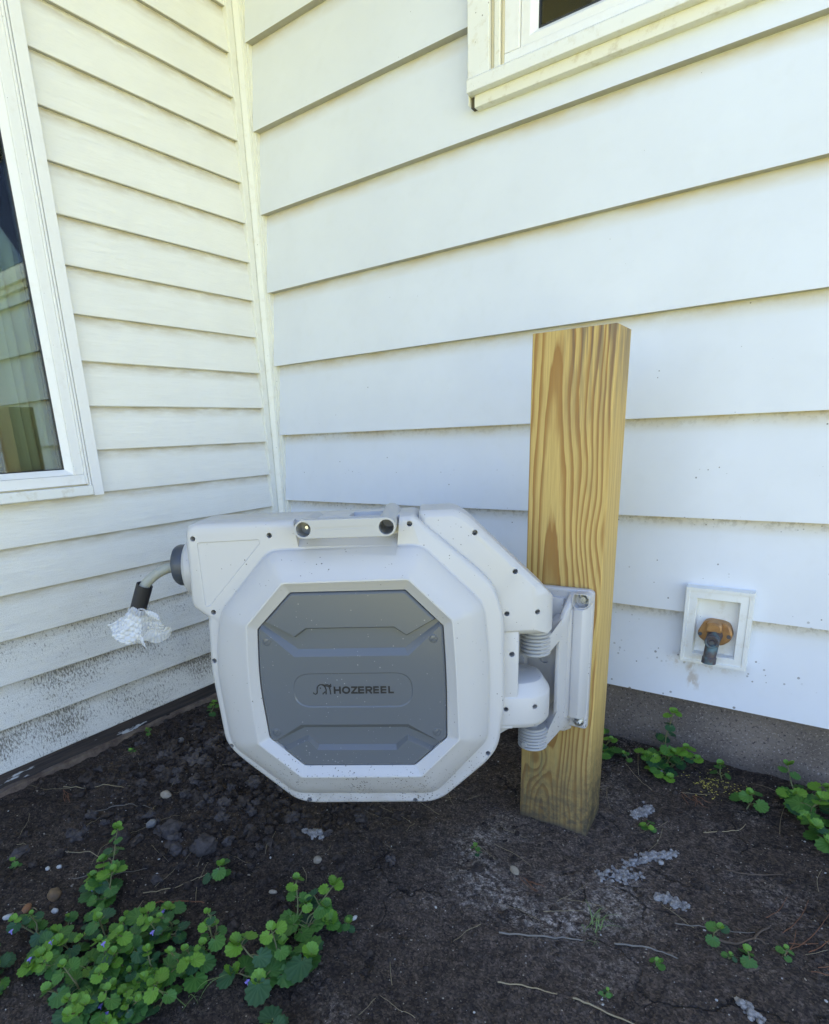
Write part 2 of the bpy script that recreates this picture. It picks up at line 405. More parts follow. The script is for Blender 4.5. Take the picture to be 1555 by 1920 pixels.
# dry trodden crust and cement dust round the post
dx = M.math('SUBTRACT', x, 1.12); dy = M.math('SUBTRACT', y, -.46)
dd = M.math('SQRT', M.math('ADD', M.math('MULTIPLY', dx, dx), M.math('MULTIPLY', M.math('MULTIPLY', dy, dy), 1.3)))
crust = M.math('MULTIPLY', M.mapr(M.math('ADD', dd, M.math('MULTIPLY', n1, .25)), .62, .22), .75)
c = M.mix(crust, c, M.mix(M.mapr(n2, .3, .7), (.064, .049, .040), (.150, .119, .099)))
rg = M.mapr(M.math('ABSOLUTE', M.math('SUBTRACT', M.math('ADD', dd, M.math('MULTIPLY', M.noise(P, 9, 3), .12)), .20)), .07, .0)
dust = M.math('MULTIPLY', M.math('MULTIPLY', rg, M.mapr(y, -.38, -.46)), M.mapr(M.noise(P, 85, 6, .8), .48, .56))
dust2 = M.math('MULTIPLY', M.mapr(M.noise(P, 7.5, 2, .5), .54, .66), M.mapr(M.noise(P, 120, 5, .8), .48, .56))
dust2 = M.math('MULTIPLY', dust2, M.mapr(x, .55, .95))
c = M.mix(M.math('MULTIPLY', dust, .9), c, (.32, .285, .255)); c = M.mix(M.math('MULTIPLY', dust2, .42), c, (.22, .188, .165))
v = M.voro(P, 210); rv = M.sep(M.voro(P, 210, 'F1', 'Color'))
fl = M.math('LESS_THAN', v, M.math('MULTIPLY', M.mapr(rv[0], .86, 1.0), .30))
c = M.mix(M.math('MULTIPLY', fl, .7), c, M.mix(rv[1], (.30, .26, .19), (.36, .35, .34)))
gv = M.sep(M.voro(P, 330, 'F1', 'Color'))[0]
gv2 = M.sep(M.voro(P, 130, 'F1', 'Color'))[1]
c = M.mix(1.0, c, M.mix(M.math('MULTIPLY', M.math('ADD', M.math('POWER', gv, 2.0), M.math('MULTIPLY', gv2, .35)), .75), (.55, .55, .55), (2.4, 2.35, 2.3)), 'MULTIPLY')
ck = M.voro(M.mapped(P, (1, 1, .01)), 9, 'DISTANCE_TO_EDGE')
wv = M.n('VectorMath', operation='ADD'); nn = M.n('TexNoise'); nn.inputs['Scale'].default_value = 14; nn.inputs['Detail'].default_value = 4; M.l(P, nn.inputs['Vector'])
sc = M.n('VectorMath', operation='SCALE'); sc.inputs['Scale'].default_value = .10; M.l(nn.outputs['Color'], sc.inputs[0])
M.l(P, wv.inputs[0]); M.l(sc.outputs[0], wv.inputs[1])
ck = M.voro(M.mapped(wv.outputs[0], (1, 1, .01)), 7, 'DISTANCE_TO_EDGE')
crack = M.math('MULTIPLY', M.mapr(ck, .014, .003), M.math('MULTIPLY', M.mapr(dd, .62, .40), M.mapr(M.noise(P, 6, 2), .50, .58)))
c = M.mix(M.math('MULTIPLY', crack, .6), c, (.006, .005, .005))
# lawn further out
dist = M.math('SUBTRACT', -1.9, y)
lawn = M.mapr(M.math('ADD', dist, M.math('MULTIPLY', n1, .3)), .1, .25)
c = M.mix(lawn, c, M.mix(n2, (.31, .29, .075), (.38, .345, .11)))
bounce_zone = M.mapr(M.math('SUBTRACT', x, 2.06), 0, .03)          # unseen pale dry-grass strip added to bounce sun onto the left wall
c = M.mix(bounce_zone, c, M.mix(n2, (.43, .40, .13), (.37, .35, .11)))
M.color(c)
h = M.math('ADD', M.math('ADD', M.math('MULTIPLY', n2, 1.0), M.math('MULTIPLY', n3, .6)), M.math('MULTIPLY', gv, .25))
h = M.math('SUBTRACT', h, M.math('MULTIPLY', crack, 2.0))
M.bump(h, 1.0, .008); soil = M.m
M = Mat('soil_clod', rough=.95, spec=.2); P = M.world()
M.color(M.mix(M.mapr(M.noise(P, 70, 5, .7), .35, .65), (.022, .016, .013), (.088, .070, .059))); M.bump(M.noise(P, 240, 5, .7), .9, .004); clodm = M.m
M = Mat('dry_soil_clod', rough=.95, spec=.2); P = M.world()
M.color(M.mix(M.mapr(M.noise(P, 70, 5, .7), .35, .65), (.055, .046, .042), (.105, .090, .084))); M.bump(M.noise(P, 240, 5, .7), .8, .003); clod2 = M.m
M = Mat('mortar', rough=.95); P = M.world()
M.color(M.mix(M.mapr(M.noise(P, 120, 5, .7), .35, .65), (.15, .14, .135), (.42, .40, .385))); M.bump(M.noise(P, 300, 5, .7), .9, .003); mortar = M.m
def stone(name, a, b, r=.7):
    M = Mat(name, rough=r); P = M.obj(); M.color(M.mix(M.mapr(M.noise(P, 90, 5, .65), .35, .65), a, b)); M.bump(M.noise(P, 400, 4), .4, .001); return M.m
st_tan = stone('tan_stone', (.36, .31, .24), (.25, .21, .155)); st_brown = stone('brown_stone', (.20, .125, .06), (.12, .075, .04))
st_white = stone('white_stone', (.52, .52, .50), (.38, .37, .36)); st_rust = stone('rust_stone', (.30, .13, .05), (.20, .10, .05)); st_grey = stone('grey_stone', (.22, .21, .20), (.13, .125, .12))
def twigm(name, a, b):
    M = Mat(name, rough=.8); P = M.obj(); M.color(M.mix(M.noise(P, 90, 3), a, b)); return M.m
tw_brown = twigm('brown_twig_bark', (.13, .09, .06), (.07, .05, .035)); tw_straw = twigm('straw', (.36, .29, .17), (.24, .19, .11)); tw_red = twigm('red_pine_needle', (.22, .09, .04), (.15, .07, .035)); tw_grey = twigm('grey_twig_bark', (.22, .20, .17), (.12, .105, .09))
def leafm(name, a, b, vein):
    M = Mat(name, rough=.42, spec=.35); P = M.world()
    c = M.mix(M.noise(P, 24, 3), a, b)
    at = M.n('Attribute', attribute_name='vein'); 
    c = M.mix(M.math('MULTIPLY', at.outputs['Fac'], .38), c, vein)
    M.color(c); M.bump(M.noise(P, 420, 3), .25, .0008)
    b_ = M.b
    b_.inputs['Subsurface Weight'].default_value = 0
    tl = M.n('BsdfTranslucent'); M.l(c, tl.inputs[0]); ms = M.n('MixShader'); ms.inputs[0].default_value = .22
    out = [n for n in M.t.nodes if n.type == 'OUTPUT_MATERIAL'][0]
    M.l(b_.outputs[0], ms.inputs[1]); M.l(tl.outputs[0], ms.inputs[2]); M.l(ms.outputs[0], out.inputs[0])
    return M.m
leaf_a = leafm('ivy_leaf', (.068, .175, .036), (.042, .125, .032), (.12, .24, .08))
leaf_b = leafm('ivy_leaf_blue_green', (.038, .108, .042), (.028, .082, .034), (.09, .19, .09))
leaf_c = leafm('ivy_leaf_young', (.16, .32, .032), (.11, .25, .03), (.25, .42, .08))
leaf_d = leafm('ivy_leaf_bright', (.075, .19, .030), (.052, .150, .028), (.16, .30, .07))
M = Mat('ivy_stem', (.10, .16, .045), .5); P = M.obj(); M.color(M.mix(M.noise(P, 50), (.12, .19, .05), (.16, .10, .06))); stemm = M.m
M = Mat('violet_petal', (.22, .16, .60), .6); P = M.obj(); M.color(M.mix(M.noise(P, 300), (.20, .15, .58), (.36, .30, .72))); petal = M.m
M = Mat('grass_blade', (.10, .20, .04), .5); P = M.obj(); M.color(M.mix(M.noise(P, 60), (.12, .22, .05), (.16, .20, .07))); grassm = M.m

# ------------------------------------------------------------------ ground sheet
def sm(a, b, t):
    t = max(0, min(1, (t - a) / (b - a))); return t * t * (3 - 2 * t)
def H(x, y, fine=True):
    h = .032 * math.exp(-max(0, -y) / .10) * sm(.7, 1.1, x) + .018 * math.exp(-max(0, x) / .12)
    m = math.exp(-((x - .32) / .26) ** 2 - ((y + .55) / .19) ** 2)
    h += .034 * m
    h -= .004 * math.exp(-((x - 1.1) / .22) ** 2 - ((y + .42) / .16) ** 2)
    if fine:
        p = Vector((x, y, 0))
        rgh = .30 + 1.8 * m + .45 * sm(.9, .3, x)
        h += .010 * noise.noise(p * 5) * (.6 + .4 * m)
        h += .0085 * noise.noise(p * 15) * (.4 + .6 * rgh)
        h -= .004 * abs(noise.noise(p * 28 + Vector((5, 5, 5))))
        if -.1 < x < 1.9 and -1.4 < y < .1:
            h += .0050 * noise.noise(p * 48) * rgh
            h += .0032 * noise.noise(p * 110) * (.45 + .65 * rgh)
            if m > .12:
                c = noise.voronoi(p * 30)[0]
                h += .024 * m * (.45 - min(c[0], .9)); c = noise.voronoi(p * 75)[0]; h += .009 * m * (.4 - min(c[0], .8))
    return h
def axis(lo, hi, step, outer_lo, outer_hi):
    a = []; v = lo
    while v <= hi: a.append(v); v += step
    s = step; v = hi
    while v < outer_hi: s *= 1.35; v += s; a.append(v)
    s = step; v = lo; pre = []
    while v > outer_lo: s *= 1.35; v -= s; pre.append(v)
    return pre[::-1] + a
xs = axis(-.05, 1.8, .0044, -1.5, 60); ys = axis(-1.30, .08, .0044, -60, 1.5)
verts = [(x, y, H(x, y)) for y in ys for x in xs]; nx = len(xs)
faces = [(j * nx + i, j * nx + i + 1, (j + 1) * nx + i + 1, (j + 1) * nx + i) for j in range(len(ys) - 1) for i in range(nx - 1)]
me = bpy.data.meshes.new('ground'); me.from_pydata(verts, [], faces); me.materials.append(soil); me.shade_smooth()
g = link(bpy.data.objects.new('ground', me)); tag(g, 'dark bare garden soil below the white siding', kind='structure')

# ------------------------------------------------------------------ house
house = empty('house', (0, 0, 0), 'white house corner with lap siding on two walls above a concrete foundation', 'house')
HL, HR = .1016, .20458
ZL0, ZR0 = 1.69101, 1.81852
def siding(name, left):
    bm = bmesh.new(); hs = HL if left else HR; z0 = ZL0 if left else ZR0; n = 17 if left else 9
    tck = .012 if left else .024; dep = .014 if left else .023
    L0, L1 = (-3.2, -.034) if left else (.0285, 3.40)
    seg = 60
    rows_top = 2.45
    k0 = -int((rows_top - z0) / hs) - 1
    for k in range(k0, n):
        zb = z0 - k * hs; zt = zb + hs
        prof = [(.0, zb), (.0006 if left else .0, zb + .002), (-dep, zt + .012), (-dep - .004, zt + .012), (-tck, zb + .0008)]
        if left: prof = [(.0, zb + .0015), (.0002, zb + .003), (-dep, zt + .012), (-dep - .003, zt + .012), (-tck, zb + .001), (-.0012, zb)]
        if k == n - 1: prof[-2 if not left else -2] = prof[-2]
        loops = []
        for i in range(seg + 1):
            s = L0 + (L1 - L0) * i / seg
            wv = .0009 * noise.noise(Vector((s * 1.7, k * 3.1, 5 if left else 1)))
            wz = .0008 * noise.noise(Vector((s * 1.1, k * 2.3, 9)))
            if left: loops.append([Vector((d + wv, s, zz + wz)) for d, zz in prof])
            else: loops.append([Vector((s, -d + wv, zz + wz)) for d, zz in prof])
        loft(bm, loops)
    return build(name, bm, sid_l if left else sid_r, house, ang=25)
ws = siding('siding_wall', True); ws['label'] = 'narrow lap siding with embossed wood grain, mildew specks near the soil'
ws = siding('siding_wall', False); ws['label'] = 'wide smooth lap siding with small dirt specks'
# window openings are cut through both siding walls and the sheathing
W1Y1, W1Z0, W1Z1 = -.634, .695, 2.05       # left window opening right side, bottom
W1Y0 = -1.75
W2X0, W2Z0, W2X1, W2Z1 = .80, 1.515, 1.70, 2.25
def cutbox(o, *a):
    c = bmesh.new(); box(c, *a)
    bmesh.ops.recalc_face_normals(c, faces=c.faces)
    cut(o, c)
obs = [o for o in house.children if o.name.startswith('siding_wall')]
for o, a in ((obs[0], (-.2, .2, W1Y0, W1Y1, W1Z0, W1Z1)), (obs[1], (W2X0, W2X1, -.2, .2, W2Z0, W2Z1))):
    cutbox(o, *a)
# sheathing behind the boards
bm = bmesh.new()
for a in ((-3.2, W1Y0, .03, 2.45), (W1Y0, W1Y1, .03, W1Z0), (W1Y0, W1Y1, W1Z1, 2.45), (W1Y1, .12, .03, 2.45)):
    box(bm, -.12, -.021, a[0], a[1], a[2], a[3])
build('sheathing', bm, gapm, house, smooth=False)
bm = bmesh.new()
for a in ((-.12, W2X0, .16, 2.45), (W2X0, W2X1, .16, W2Z0), (W2X0, W2X1, W2Z1, 2.45), (W2X1, 3.4, .16, 2.45)):
    box(bm, a[0], a[1], .0315, .12, a[2], a[3])
build('sheathing', bm, gapm, house, smooth=False)
# inside corner post
bm = bmesh.new()
Z0, Z1 = .03, 2.45
prof = [(-.02, -.0345), (.0040, -.0345), (.0045, -.0335), (.0045, -.0150), (.0018, -.0148), (.0018, -.0125), (.0062, -.0122), (.0175, -.0035), (.0178, .0012), (.0160, .0016), (.0160, .018), (-.02, .018)]
loft(bm, [[Vector((a, b, z)) for a, b in prof] for z in (Z0, Z1)])
prof = [(.0165, -.0008), (.0195, -.0008), (.0195, .006), (.024, .006), (.024, .0215), (.0165, .0215)]
loft(bm, [[Vector((a, b, z)) for a, b in prof] for z in (.17, Z1)])
build('corner_trim', bm, corner_m, house, ang=20, bevel=.0006)
bm = bmesh.new(); box(bm, .0244, .031, .0075, .0310, .19, Z1); build('corner_gap', bm, corner_m, house)
# foundations
bm = bmesh.new()
loops = []
for i in range(80):
    xx = -.12 + 3.5 * i / 79; w = .003 * noise.noise(Vector((xx * 6, 0, 0)))
    loops.append([Vector((xx, .026 + w, -.3)), Vector((xx, .026 + w, .193)), Vector((xx, .12, .193)), Vector((xx, .12, -.3))])
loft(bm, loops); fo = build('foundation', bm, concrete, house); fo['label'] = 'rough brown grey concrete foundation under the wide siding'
bm = bmesh.new()
def stripx(bm, x0, x1, z0, z1, y0, y1, amp, seedv, n=160):
    loops = []
    for i in range(n):
        yy = y0 + (y1 - y0) * i / (n - 1)
        w = amp * noise.noise(Vector((yy * 14, seedv, 0))) + amp * .6 * noise.noise(Vector((yy * 60, seedv, 3)))
        u = amp * noise.noise(Vector((yy * 20, seedv + 9, 0)))
        loops.append([Vector((x0, yy, z0)), Vector((x1 + w, yy, z0)), Vector((x1 + w * .8, yy, z1 + u)), Vector((x0, yy, z1 + u))])
    loft(bm, loops)
stripx(bm, -.10, -.004, .018, .064, -3.2, .02, .0016, 1); o = build('sill_plank', bm, rotboard, house); o['label'] = 'dark rotten sill plank with flaking white paint'
bm = bmesh.new(); stripx(bm, -.10, .012, -.2, .030, -3.2, .02, .0045, 5); build('concrete_ledge', bm, ledge_m, house)
# roof with soffit over both wings
bm = bmesh.new(); box(bm, -3.5, .48, -3.4, -.48, 2.45, 2.49); box(bm, -3.5, 3.6, -.48, 3.5, 2.45, 2.49)
build('soffit', bm, soffit, house, smooth=False)
bm = bmesh.new()
def slab(bm, pts, t=.05):
    loft(bm, [[Vector(p) for p in pts], [Vector(p) + Vector((0, 0, t)) for p in pts]])
slab(bm, [(.50, -3.4, 2.50), (.50, -.50, 2.50), (-1.6, -.50, 3.25), (-1.6, -3.4, 3.25)])
slab(bm, [(-3.5, -.50, 2.50), (3.6, -.50, 2.50), (3.6, 1.6, 3.25), (-3.5, 1.6, 3.25)])
slab(bm, [(-3.5, 3.5, 2.50), (3.6, 3.5, 2.50), (3.6, 1.6, 3.25), (-3.5, 1.6, 3.25)])
slab(bm, [(-3.5, -3.4, 2.50), (-3.5, -.5, 2.50), (-1.6, -.5, 3.25), (-1.6, -3.4, 3.25)])
build('roof', bm, shingle, house, smooth=False)
bm = bmesh.new()
box(bm, .48, .50, -3.4, -.50, 2.36, 2.52); box(bm, .50, 3.6, -.50, -.48, 2.36, 2.52)
build('fascia', bm, trim, house, smooth=False)
# far walls close the wings
bm = bmesh.new(); box(bm, -3.4, -.12, -3.2, -3.1, 0, 2.45); box(bm, 3.3, 3.4, .12, 3.3, 0, 2.45); box(bm, -3.4, -3.3, -3.1, 3.3, 0, 2.45); box(bm, -3.3, 3.3, 3.2, 3.3, 0, 2.45)
build('far_wall', bm, trim, house, smooth=False)

# ---- left window
def part(name, parent, mat, boxes, bevel=.0015, off=None):
    bm = bmesh.new()
    for b in boxes: box(bm, *b)
    return build(name, bm, mat, parent, bevel=bevel)
win = part('window', house, vinyl, [(-.03, .012, W1Y0, -.632, .699, .722), (-.03, .012, -.655, -.632, .722, W1Z1), (-.03, .012, W1Y0, W1Y0 + .02, .722, W1Z1)])
win['label'] = 'left white vinyl window with vertical blinds behind the glass'
# flat jamb with two thin grooves
part('side_casing', win, vinyl, [(-.02, .0165, -.632, -.6275, .700, W1Z1), (-.02, .0135, -.6275, -.626, .700, W1Z1), (-.02, .017, -.626, -.6215, .69, W1Z1), (-.02, .0120, -.6215, -.6195, .672, W1Z1), (-.02, .0185, -.6195, -.5945, .671, W1Z1)], .0012)
part('sill', win, trim, [(-.03, .022, W1Y0 - .03, -.6205, .672, .6955)], .003)
part('weep_gap', win, caulk, [(-.03, .006, W1Y0, -.622, .6955, .699)], 0)
# sash with sloping inner faces
bm = bmesh.new()
def frame_x(bm, y0, y1, z0, z1, d0, d1, w0, w1, outer_d):
    "picture frame in a plane x=const: outer rect, inner rect inset w, with depth profile"
    loops = []
    for (ins, d) in ((0, outer_d), (0, d0), (w0, d0), (w1, d1), (w1, outer_d)):
        loops.append([Vector((d, y0 + ins, z0 + ins)), Vector((d, y1 - ins, z0 + ins)), Vector((d, y1 - ins, z1 - ins)), Vector((d, y0 + ins, z1 - ins))])
    for a, b in zip(loops, loops[1:] + loops[:1]):
        va = [bm.verts.new(p) for p in a]; vb = [bm.verts.new(p) for p in b]
        for i in range(4): bm.faces.new((va[i], va[(i + 1) % 4], vb[(i + 1) % 4], vb[i]))
    bmesh.ops.remove_doubles(bm, verts=bm.verts, dist=1e-5)
frame_x(bm, W1Y0 + .022, -.6565 + .0015, .7225, W1Z1, .0085, -.006, .0, .013, -.03)
build('sash', bm, vinyl, win, bevel=.001)
bm = bmesh.new(); frame_x(bm, W1Y0 + .035, -.6675, .7355, W1Z1 - .013, -.006, -.008, .0, .0022, -.03); build('gasket', bm, gasket, win)
part('pane', win, glass, [(-.0125, -.0095, W1Y0 + .037, -.6675, .7355, W1Z1 - .01)], 0)
bm = bmesh.new()
for i in range(13):                                     # vertical blind slats, slightly cupped, gathered near the jamb
    yc = (-.660, -.684, -.708)[i] if i < 3 else -.745 - (i - 3) * .075; a = R((70, 35, 66)[i] if i < 3 else 40); w = (.020, .018, .012)[i] if i < 3 else .030
    loops = []
    for zz in (.72, W1Z1):
        row = []
        for t in (-1, -.5, 0, .5, 1):
            cup = .006 * (1 - t * t)
            row.append(Vector((-.060 + t * w * math.cos(a) + cup * math.sin(a), yc + t * w * math.sin(a) - cup * math.cos(a), zz)))
        loops.append(row)
    r0 = [bm.verts.new(p) for p in loops[0]]; r1 = [bm.verts.new(p) for p in loops[1]]
    if i in (4, 6): continue
    for q in range(4): bm.faces.new((r0[q], r0[q + 1], r1[q + 1], r1[q]))
bl = build('vertical_blind', bm, blindm, win); sf = bl.modifiers.new('thick', 'SOLIDIFY'); sf.thickness = .0012
part('room', house, roomm, [(-2.6, -.35, -3.0, -2.95, .3, 2.4), (-2.6, -2.55, -2.95, .3, .3, 2.4), (-2.6, -.12, -2.95, .05, .25, .3), (-2.6, -.12, -2.95, .05, 2.35, 2.4), (-2.6, -.12, .05, .08, .3, 2.4)], 0)
part('room_cabinet', house, furn, [(-.80, -.42, -1.45, -.62, .3, .98)], .004)
# ---- upper right window
win2 = part('window', house, vinyl, [(W2X0, W2X0 + .033, -.012, .03, 1.5305, W2Z1), (W2X0, W2X1, -.0125, .03, 1.508, 1.530)], .0015)
win2['label'] = 'upper right white window, only its lower left corner in view'
part('side_casing', win2, trim, [(.722, .772, -.026, .02, 1.494, W2Z1 + .05), (.7195, .722, -.019, .02, 1.462, W2Z1 + .05)], .0015)
part('caulk_bead', win2, caulk, [(.772, .7800, -.017, .02, 1.505, W2Z1), (.7935, .8005, -.014, .02, 1.512, W2Z1)], .003)
part('casing_strip', win2, trim_dirty, [(.7800, .7935, -.0195, .02, 1.507, W2Z1)], .002)
bm = bmesh.new()
pr_ = [(-.0345, 1.478), (-.0345, 1.501), (-.030, 1.505), (-.008, 1.5135), (.02, 1.5135), (.02, 1.478)]
loft(bm, [[Vector((xx, a, b)) for a, b in pr_] for xx in (.7235, W2X1 + .05)])
build('sill', bm, trim, win2, bevel=.001)
part('apron', win2, trim_dirty, [(.733, W2X1 + .05, -.016, .02, 1.4555, 1.478)], .001)
part('gap_end', win2, gapm, [(.7225, .733, -.010, .02, 1.459, 1.478)], 0)
bm = bmesh.new()
loops = []
for (ins, d) in ((0, .02), (0, -.006), (.020, -.0085), (.034, .002), (.034, .02)):
    loops.append([Vector((W2X0 + .034 + ins, d, 1.531 + ins * .72)), Vector((W2X1 - ins, d, 1.531 + ins * .72)), Vector((W2X1 - ins, d, W2Z1 - ins)), Vector((W2X0 + .034 + ins, d, W2Z1 - ins))])
for a, b in zip(loops, loops[1:] + loops[:1]):
    va = [bm.verts.new(p) for p in a]; vb = [bm.verts.new(p) for p in b]
    for i in range(4): bm.faces.new((va[i], va[(i + 1) % 4], vb[(i + 1) % 4], vb[i]))
bmesh.ops.remove_doubles(bm, verts=bm.verts, dist=1e-5)
build('sash', bm, vinyl, win2, bevel=.001)
part('gasket', win2, gasket, [(W2X0 + .068, W2X1 - .03, .0025, .02, 1.5555, 1.5590), (W2X0 + .068, W2X0 + .0710, .0025, .02, 1.5590, W2Z1 - .03)], 0)
part('pane', win2, glass, [(W2X0 + .071, W2X1 - .03, .006, .009, 1.559, W2Z1 - .03)], 0)
part('inner_frame', win2, vinyl, [(W2X0 + .04, W2X0 + .082, .03, .06, 1.50, W2Z1), (W2X0 + .125, W2X0 + .132, .03, .06, 1.50, W2Z1)], 0)
part('curtain', win2, blindm, [(W2X0 + .062, W2X1, .085, .090, 1.50, W2Z1)], 0)
part('room', house, roomm, [(.5, 2.4, 1.3, 1.35, 1.2, 2.4), (.45, .5, .13, 1.3, 1.2, 2.4), (2.4, 2.45, .13, 1.3, 1.2, 2.4), (.45, 2.45, .13, 1.3, 1.15, 1.2)], 0)

# ------------------------------------------------------------------ outdoor tap on its mounting block
tap = empty('outdoor_tap', (1.302, -.012, .36), 'brass outdoor tap with dark patina spout in a white mounting block on the wide siding', 'tap')
def T(v): return Vector(v) - Vector((1.302, -.012, .36))
bm = bmesh.new()
ox0, ox1, oz0, oz1 = 1.2397, 1.3655, .2794, .4484
def rl(ins, y, insb=None):
    b = ins if insb is None else insb
    return [T((ox0 + ins, y, oz0 + b)), T((ox1 - ins, y, oz0 + b)), T((ox1 - ins, y, oz1 - ins)), T((ox0 + ins, y, oz1 - ins))]
loft(bm, [rl(0, .02), rl(0, -.0165), rl(.001, -.0190), rl(.0075, -.0190), rl(.0082, -.0168), rl(.0225, -.0190), rl(.0232, -.0184), rl(.0250, -.0022), rl(.03, -.0020)])
mb = build('mounting_block', bm, spig_trim, tap, ang=25)
bm = bmesh.new()
fp = [(-.032, -.004), (-.0285, -.016), (-.012, -.027), (.016, -.029), (.0300, -.017), (.0345, -.004), (.026, .018), (.012, .0225), (-.012, .0235), (-.022, .019)]
fp = [(a, b - .002) for a, b in fp]
loft(bm, [xz(rpoly(fp, .006, 3), .012), xz(rpoly(fp, .006, 3), -.010), xz(rpoly(inset(fp, .003), .005, 3), -.0135)])
fl_ = build('flange', bm, brass, tap)
bm = bmesh.new()
cp = [(-.016, .004), (-.014, .019), (0, .0225), (.014, .019), (.016, .004), (.012, .000), (-.012, .000)]
loft(bm, [xz(rpoly(cp, .004, 3), -.010), xz(rpoly(cp, .004, 3), -.026), xz(rpoly(inset(cp, .0035), .004, 3), -.030)])
build('valve_hood', bm, brass, tap)
bm = bmesh.new()
bm.free()
for sx, sz in ((-.026, -.009), (.0275, -.008)):
    bm = bmesh.new(); cyl(bm, (sx, -.011, sz), (0, -1, 0), .0042, .005, 6); build('flange_screw', bm, patina, tap)
bm = bmesh.new()
cyl(bm, (.002, -.012, -.008), (0, -1, -.10), .0150, .026, 20, .0135)
build('valve_body', bm, patina, tap)
bm = bmesh.new()
rows = []
for (yy, r_) in ((-.034, .0100), (-.040, .0140), (-.0445, .0140), (-.046, .0125), (-.0455, .0095), (-.041, .0085), (-.041, .0045), (-.0445, .0035)):
    rows.append([Vector((.0015 + r_ * math.cos(t), yy, -.014 + r_ * math.sin(t))) for t in [2 * math.pi * k / 24 for k in range(24)]])
loft(bm, rows); build('stem_nut', bm, patina, tap)
bm = bmesh.new()
tube(bm, [(.001, -.022, -.016), (.0005, -.029, -.026), (-.0005, -.032, -.040), (-.0012, -.033, -.050), (-.0012, -.0335, -.052), (-.0018, -.034, -.064)], [.0130, .0128, .0125, .0122, .0138, .0138], 20)
c2 = bmesh.new()
sp = build('spout', bm, patina, tap); c2.free()

# ------------------------------------------------------------------ post
bm = bmesh.new()
n = 40; loops = []
for i in range(n + 1):
    zz = -.12 + (.9386 + .12) * i / n
    a = .0022 * 0
    loops.append([Vector((q[0], q[1], zz)) for q in rpoly([(0, 0), (.14, 0), (.14, .089), (0, .089)], .0035, 3)])
last = [Vector((p.x * .985 + .001, p.y * .98 + .0008, .9392)) for p in loops[-1]]
loops.append(last)
loft(bm, loops)
post = build('post', bm, pine, None, loc=(1.0145, -.3443, 0)); post.rotation_euler = (R(-.19), R(.14), R(1.46))
tag(post, 'square cut yellow pine post standing in the soil with dark water streaks at its top', 'post')

# ------------------------------------------------------------------ mounting bracket on the post
PX, PY = 1.0780, -.440
br = empty('hinge_bracket', (1.0145, -.3443, .24), 'light grey plastic hinge bracket bolted to the front of the pine post', 'bracket')
BO = Vector((1.0145, -.3443, .24))
def wx_(bm): bmesh.ops.translate(bm, verts=bm.verts, vec=-BO)
bm = bmesh.new()
pp = [(1.0155, .241), (1.098, .238), (1.1475, .2385), (1.1475, .503), (1.140, .5075), (1.0155, .505)]
prism(bm, pp, -.357, -.3405, .003, .006)
# right column (octagonal section) with chamfered sides
def column(bm, sec, z0, z1, dz0=0, dz1=0):
    loft(bm, [[Vector((a, b, z0 + dz0 * (-.345 - b))) for a, b in sec], [Vector((a, b, z1 - dz1 * (-.345 - b))) for a, b in sec]])
column(bm, [(1.112, -.350), (1.1185, -.374), (1.1225, -.3795), (1.1380, -.3795), (1.1440, -.372), (1.1465, -.350)], .262, .487, .2, .3)
column(bm, [(1.0960, -.350), (1.1020, -.378), (1.1085, -.3825), (1.1180, -.3770), (1.1225, -.3735), (1.126, -.350)], .255, .487, .3, .4)
# spine: a tall wedge that stands out towards the pins
def spsec(z, p, dx):
    return [Vector((a + dx, -.350 - d * p, z)) for a, d in ((1.0970, 0), (1.0985, .045), (1.1015, .0540), (1.1085, .0540), (1.1120, .042), (1.1185, 0))]
loft(bm, [spsec(.231, .35, 0), spsec(.2475, .92, 0), spsec(.262, 1, 0), spsec(.446, 1, 0), spsec(.476, .72, .0045), spsec(.5015, .22, .0090)])
# left cheek of the recess and its floor
box(bm, 1.024, 1.034, -.385, -.350, .262, .45)
box(bm, 1.034, 1.0985, -.3665, -.350, .262, .49)
# webs reaching out to the sleeves
def web(bm, zt, zb, zt2, zb2):
    a = [(1.1090, -.372), (1.1090, -.4025), (PX + .0238, PY - .004), (PX + .018, PY - .0165), (PX + .004, PY - .008), (PX + .002, PY + .014), (1.088, -.368)]
    t = [Vector((q[0], q[1], zt if i in (2, 3, 4, 5) else zt2)) for i, q in enumerate(a)]
    b = [Vector((q[0], q[1], zb if i in (2, 3, 4, 5) else zb2)) for i, q in enumerate(a)]
    loft(bm, [t, b])
web(bm, .4365, .4080, .462, .4260)
web(bm, .2500, .2290, .290, .2400)
wx_(bm)
hold = build('plate', bm, shellm, br, bevel=.0012, ang=28)
c = bmesh.new()
prism(c, [(1.1175, .4855), (1.1255, .4775), (1.1425, .4815), (1.1495, .487), (1.1495, .5030), (1.142, .5052), (1.1200, .5040)], -.40, -.3585, .0005, .001)
prism(c, [(1.118, .2700), (1.125, .2640), (1.142, .2640), (1.1500, .27), (1.1500, .2425), (1.1200, .2425)], -.40, -.3585, .0005, .001)
cyl(c, (1.0655, -.372, .3685), (0, 1, 0), .0092, .012, 24)
bmesh.ops.translate(c, verts=c.verts, vec=-BO)
cut(hold, c); 
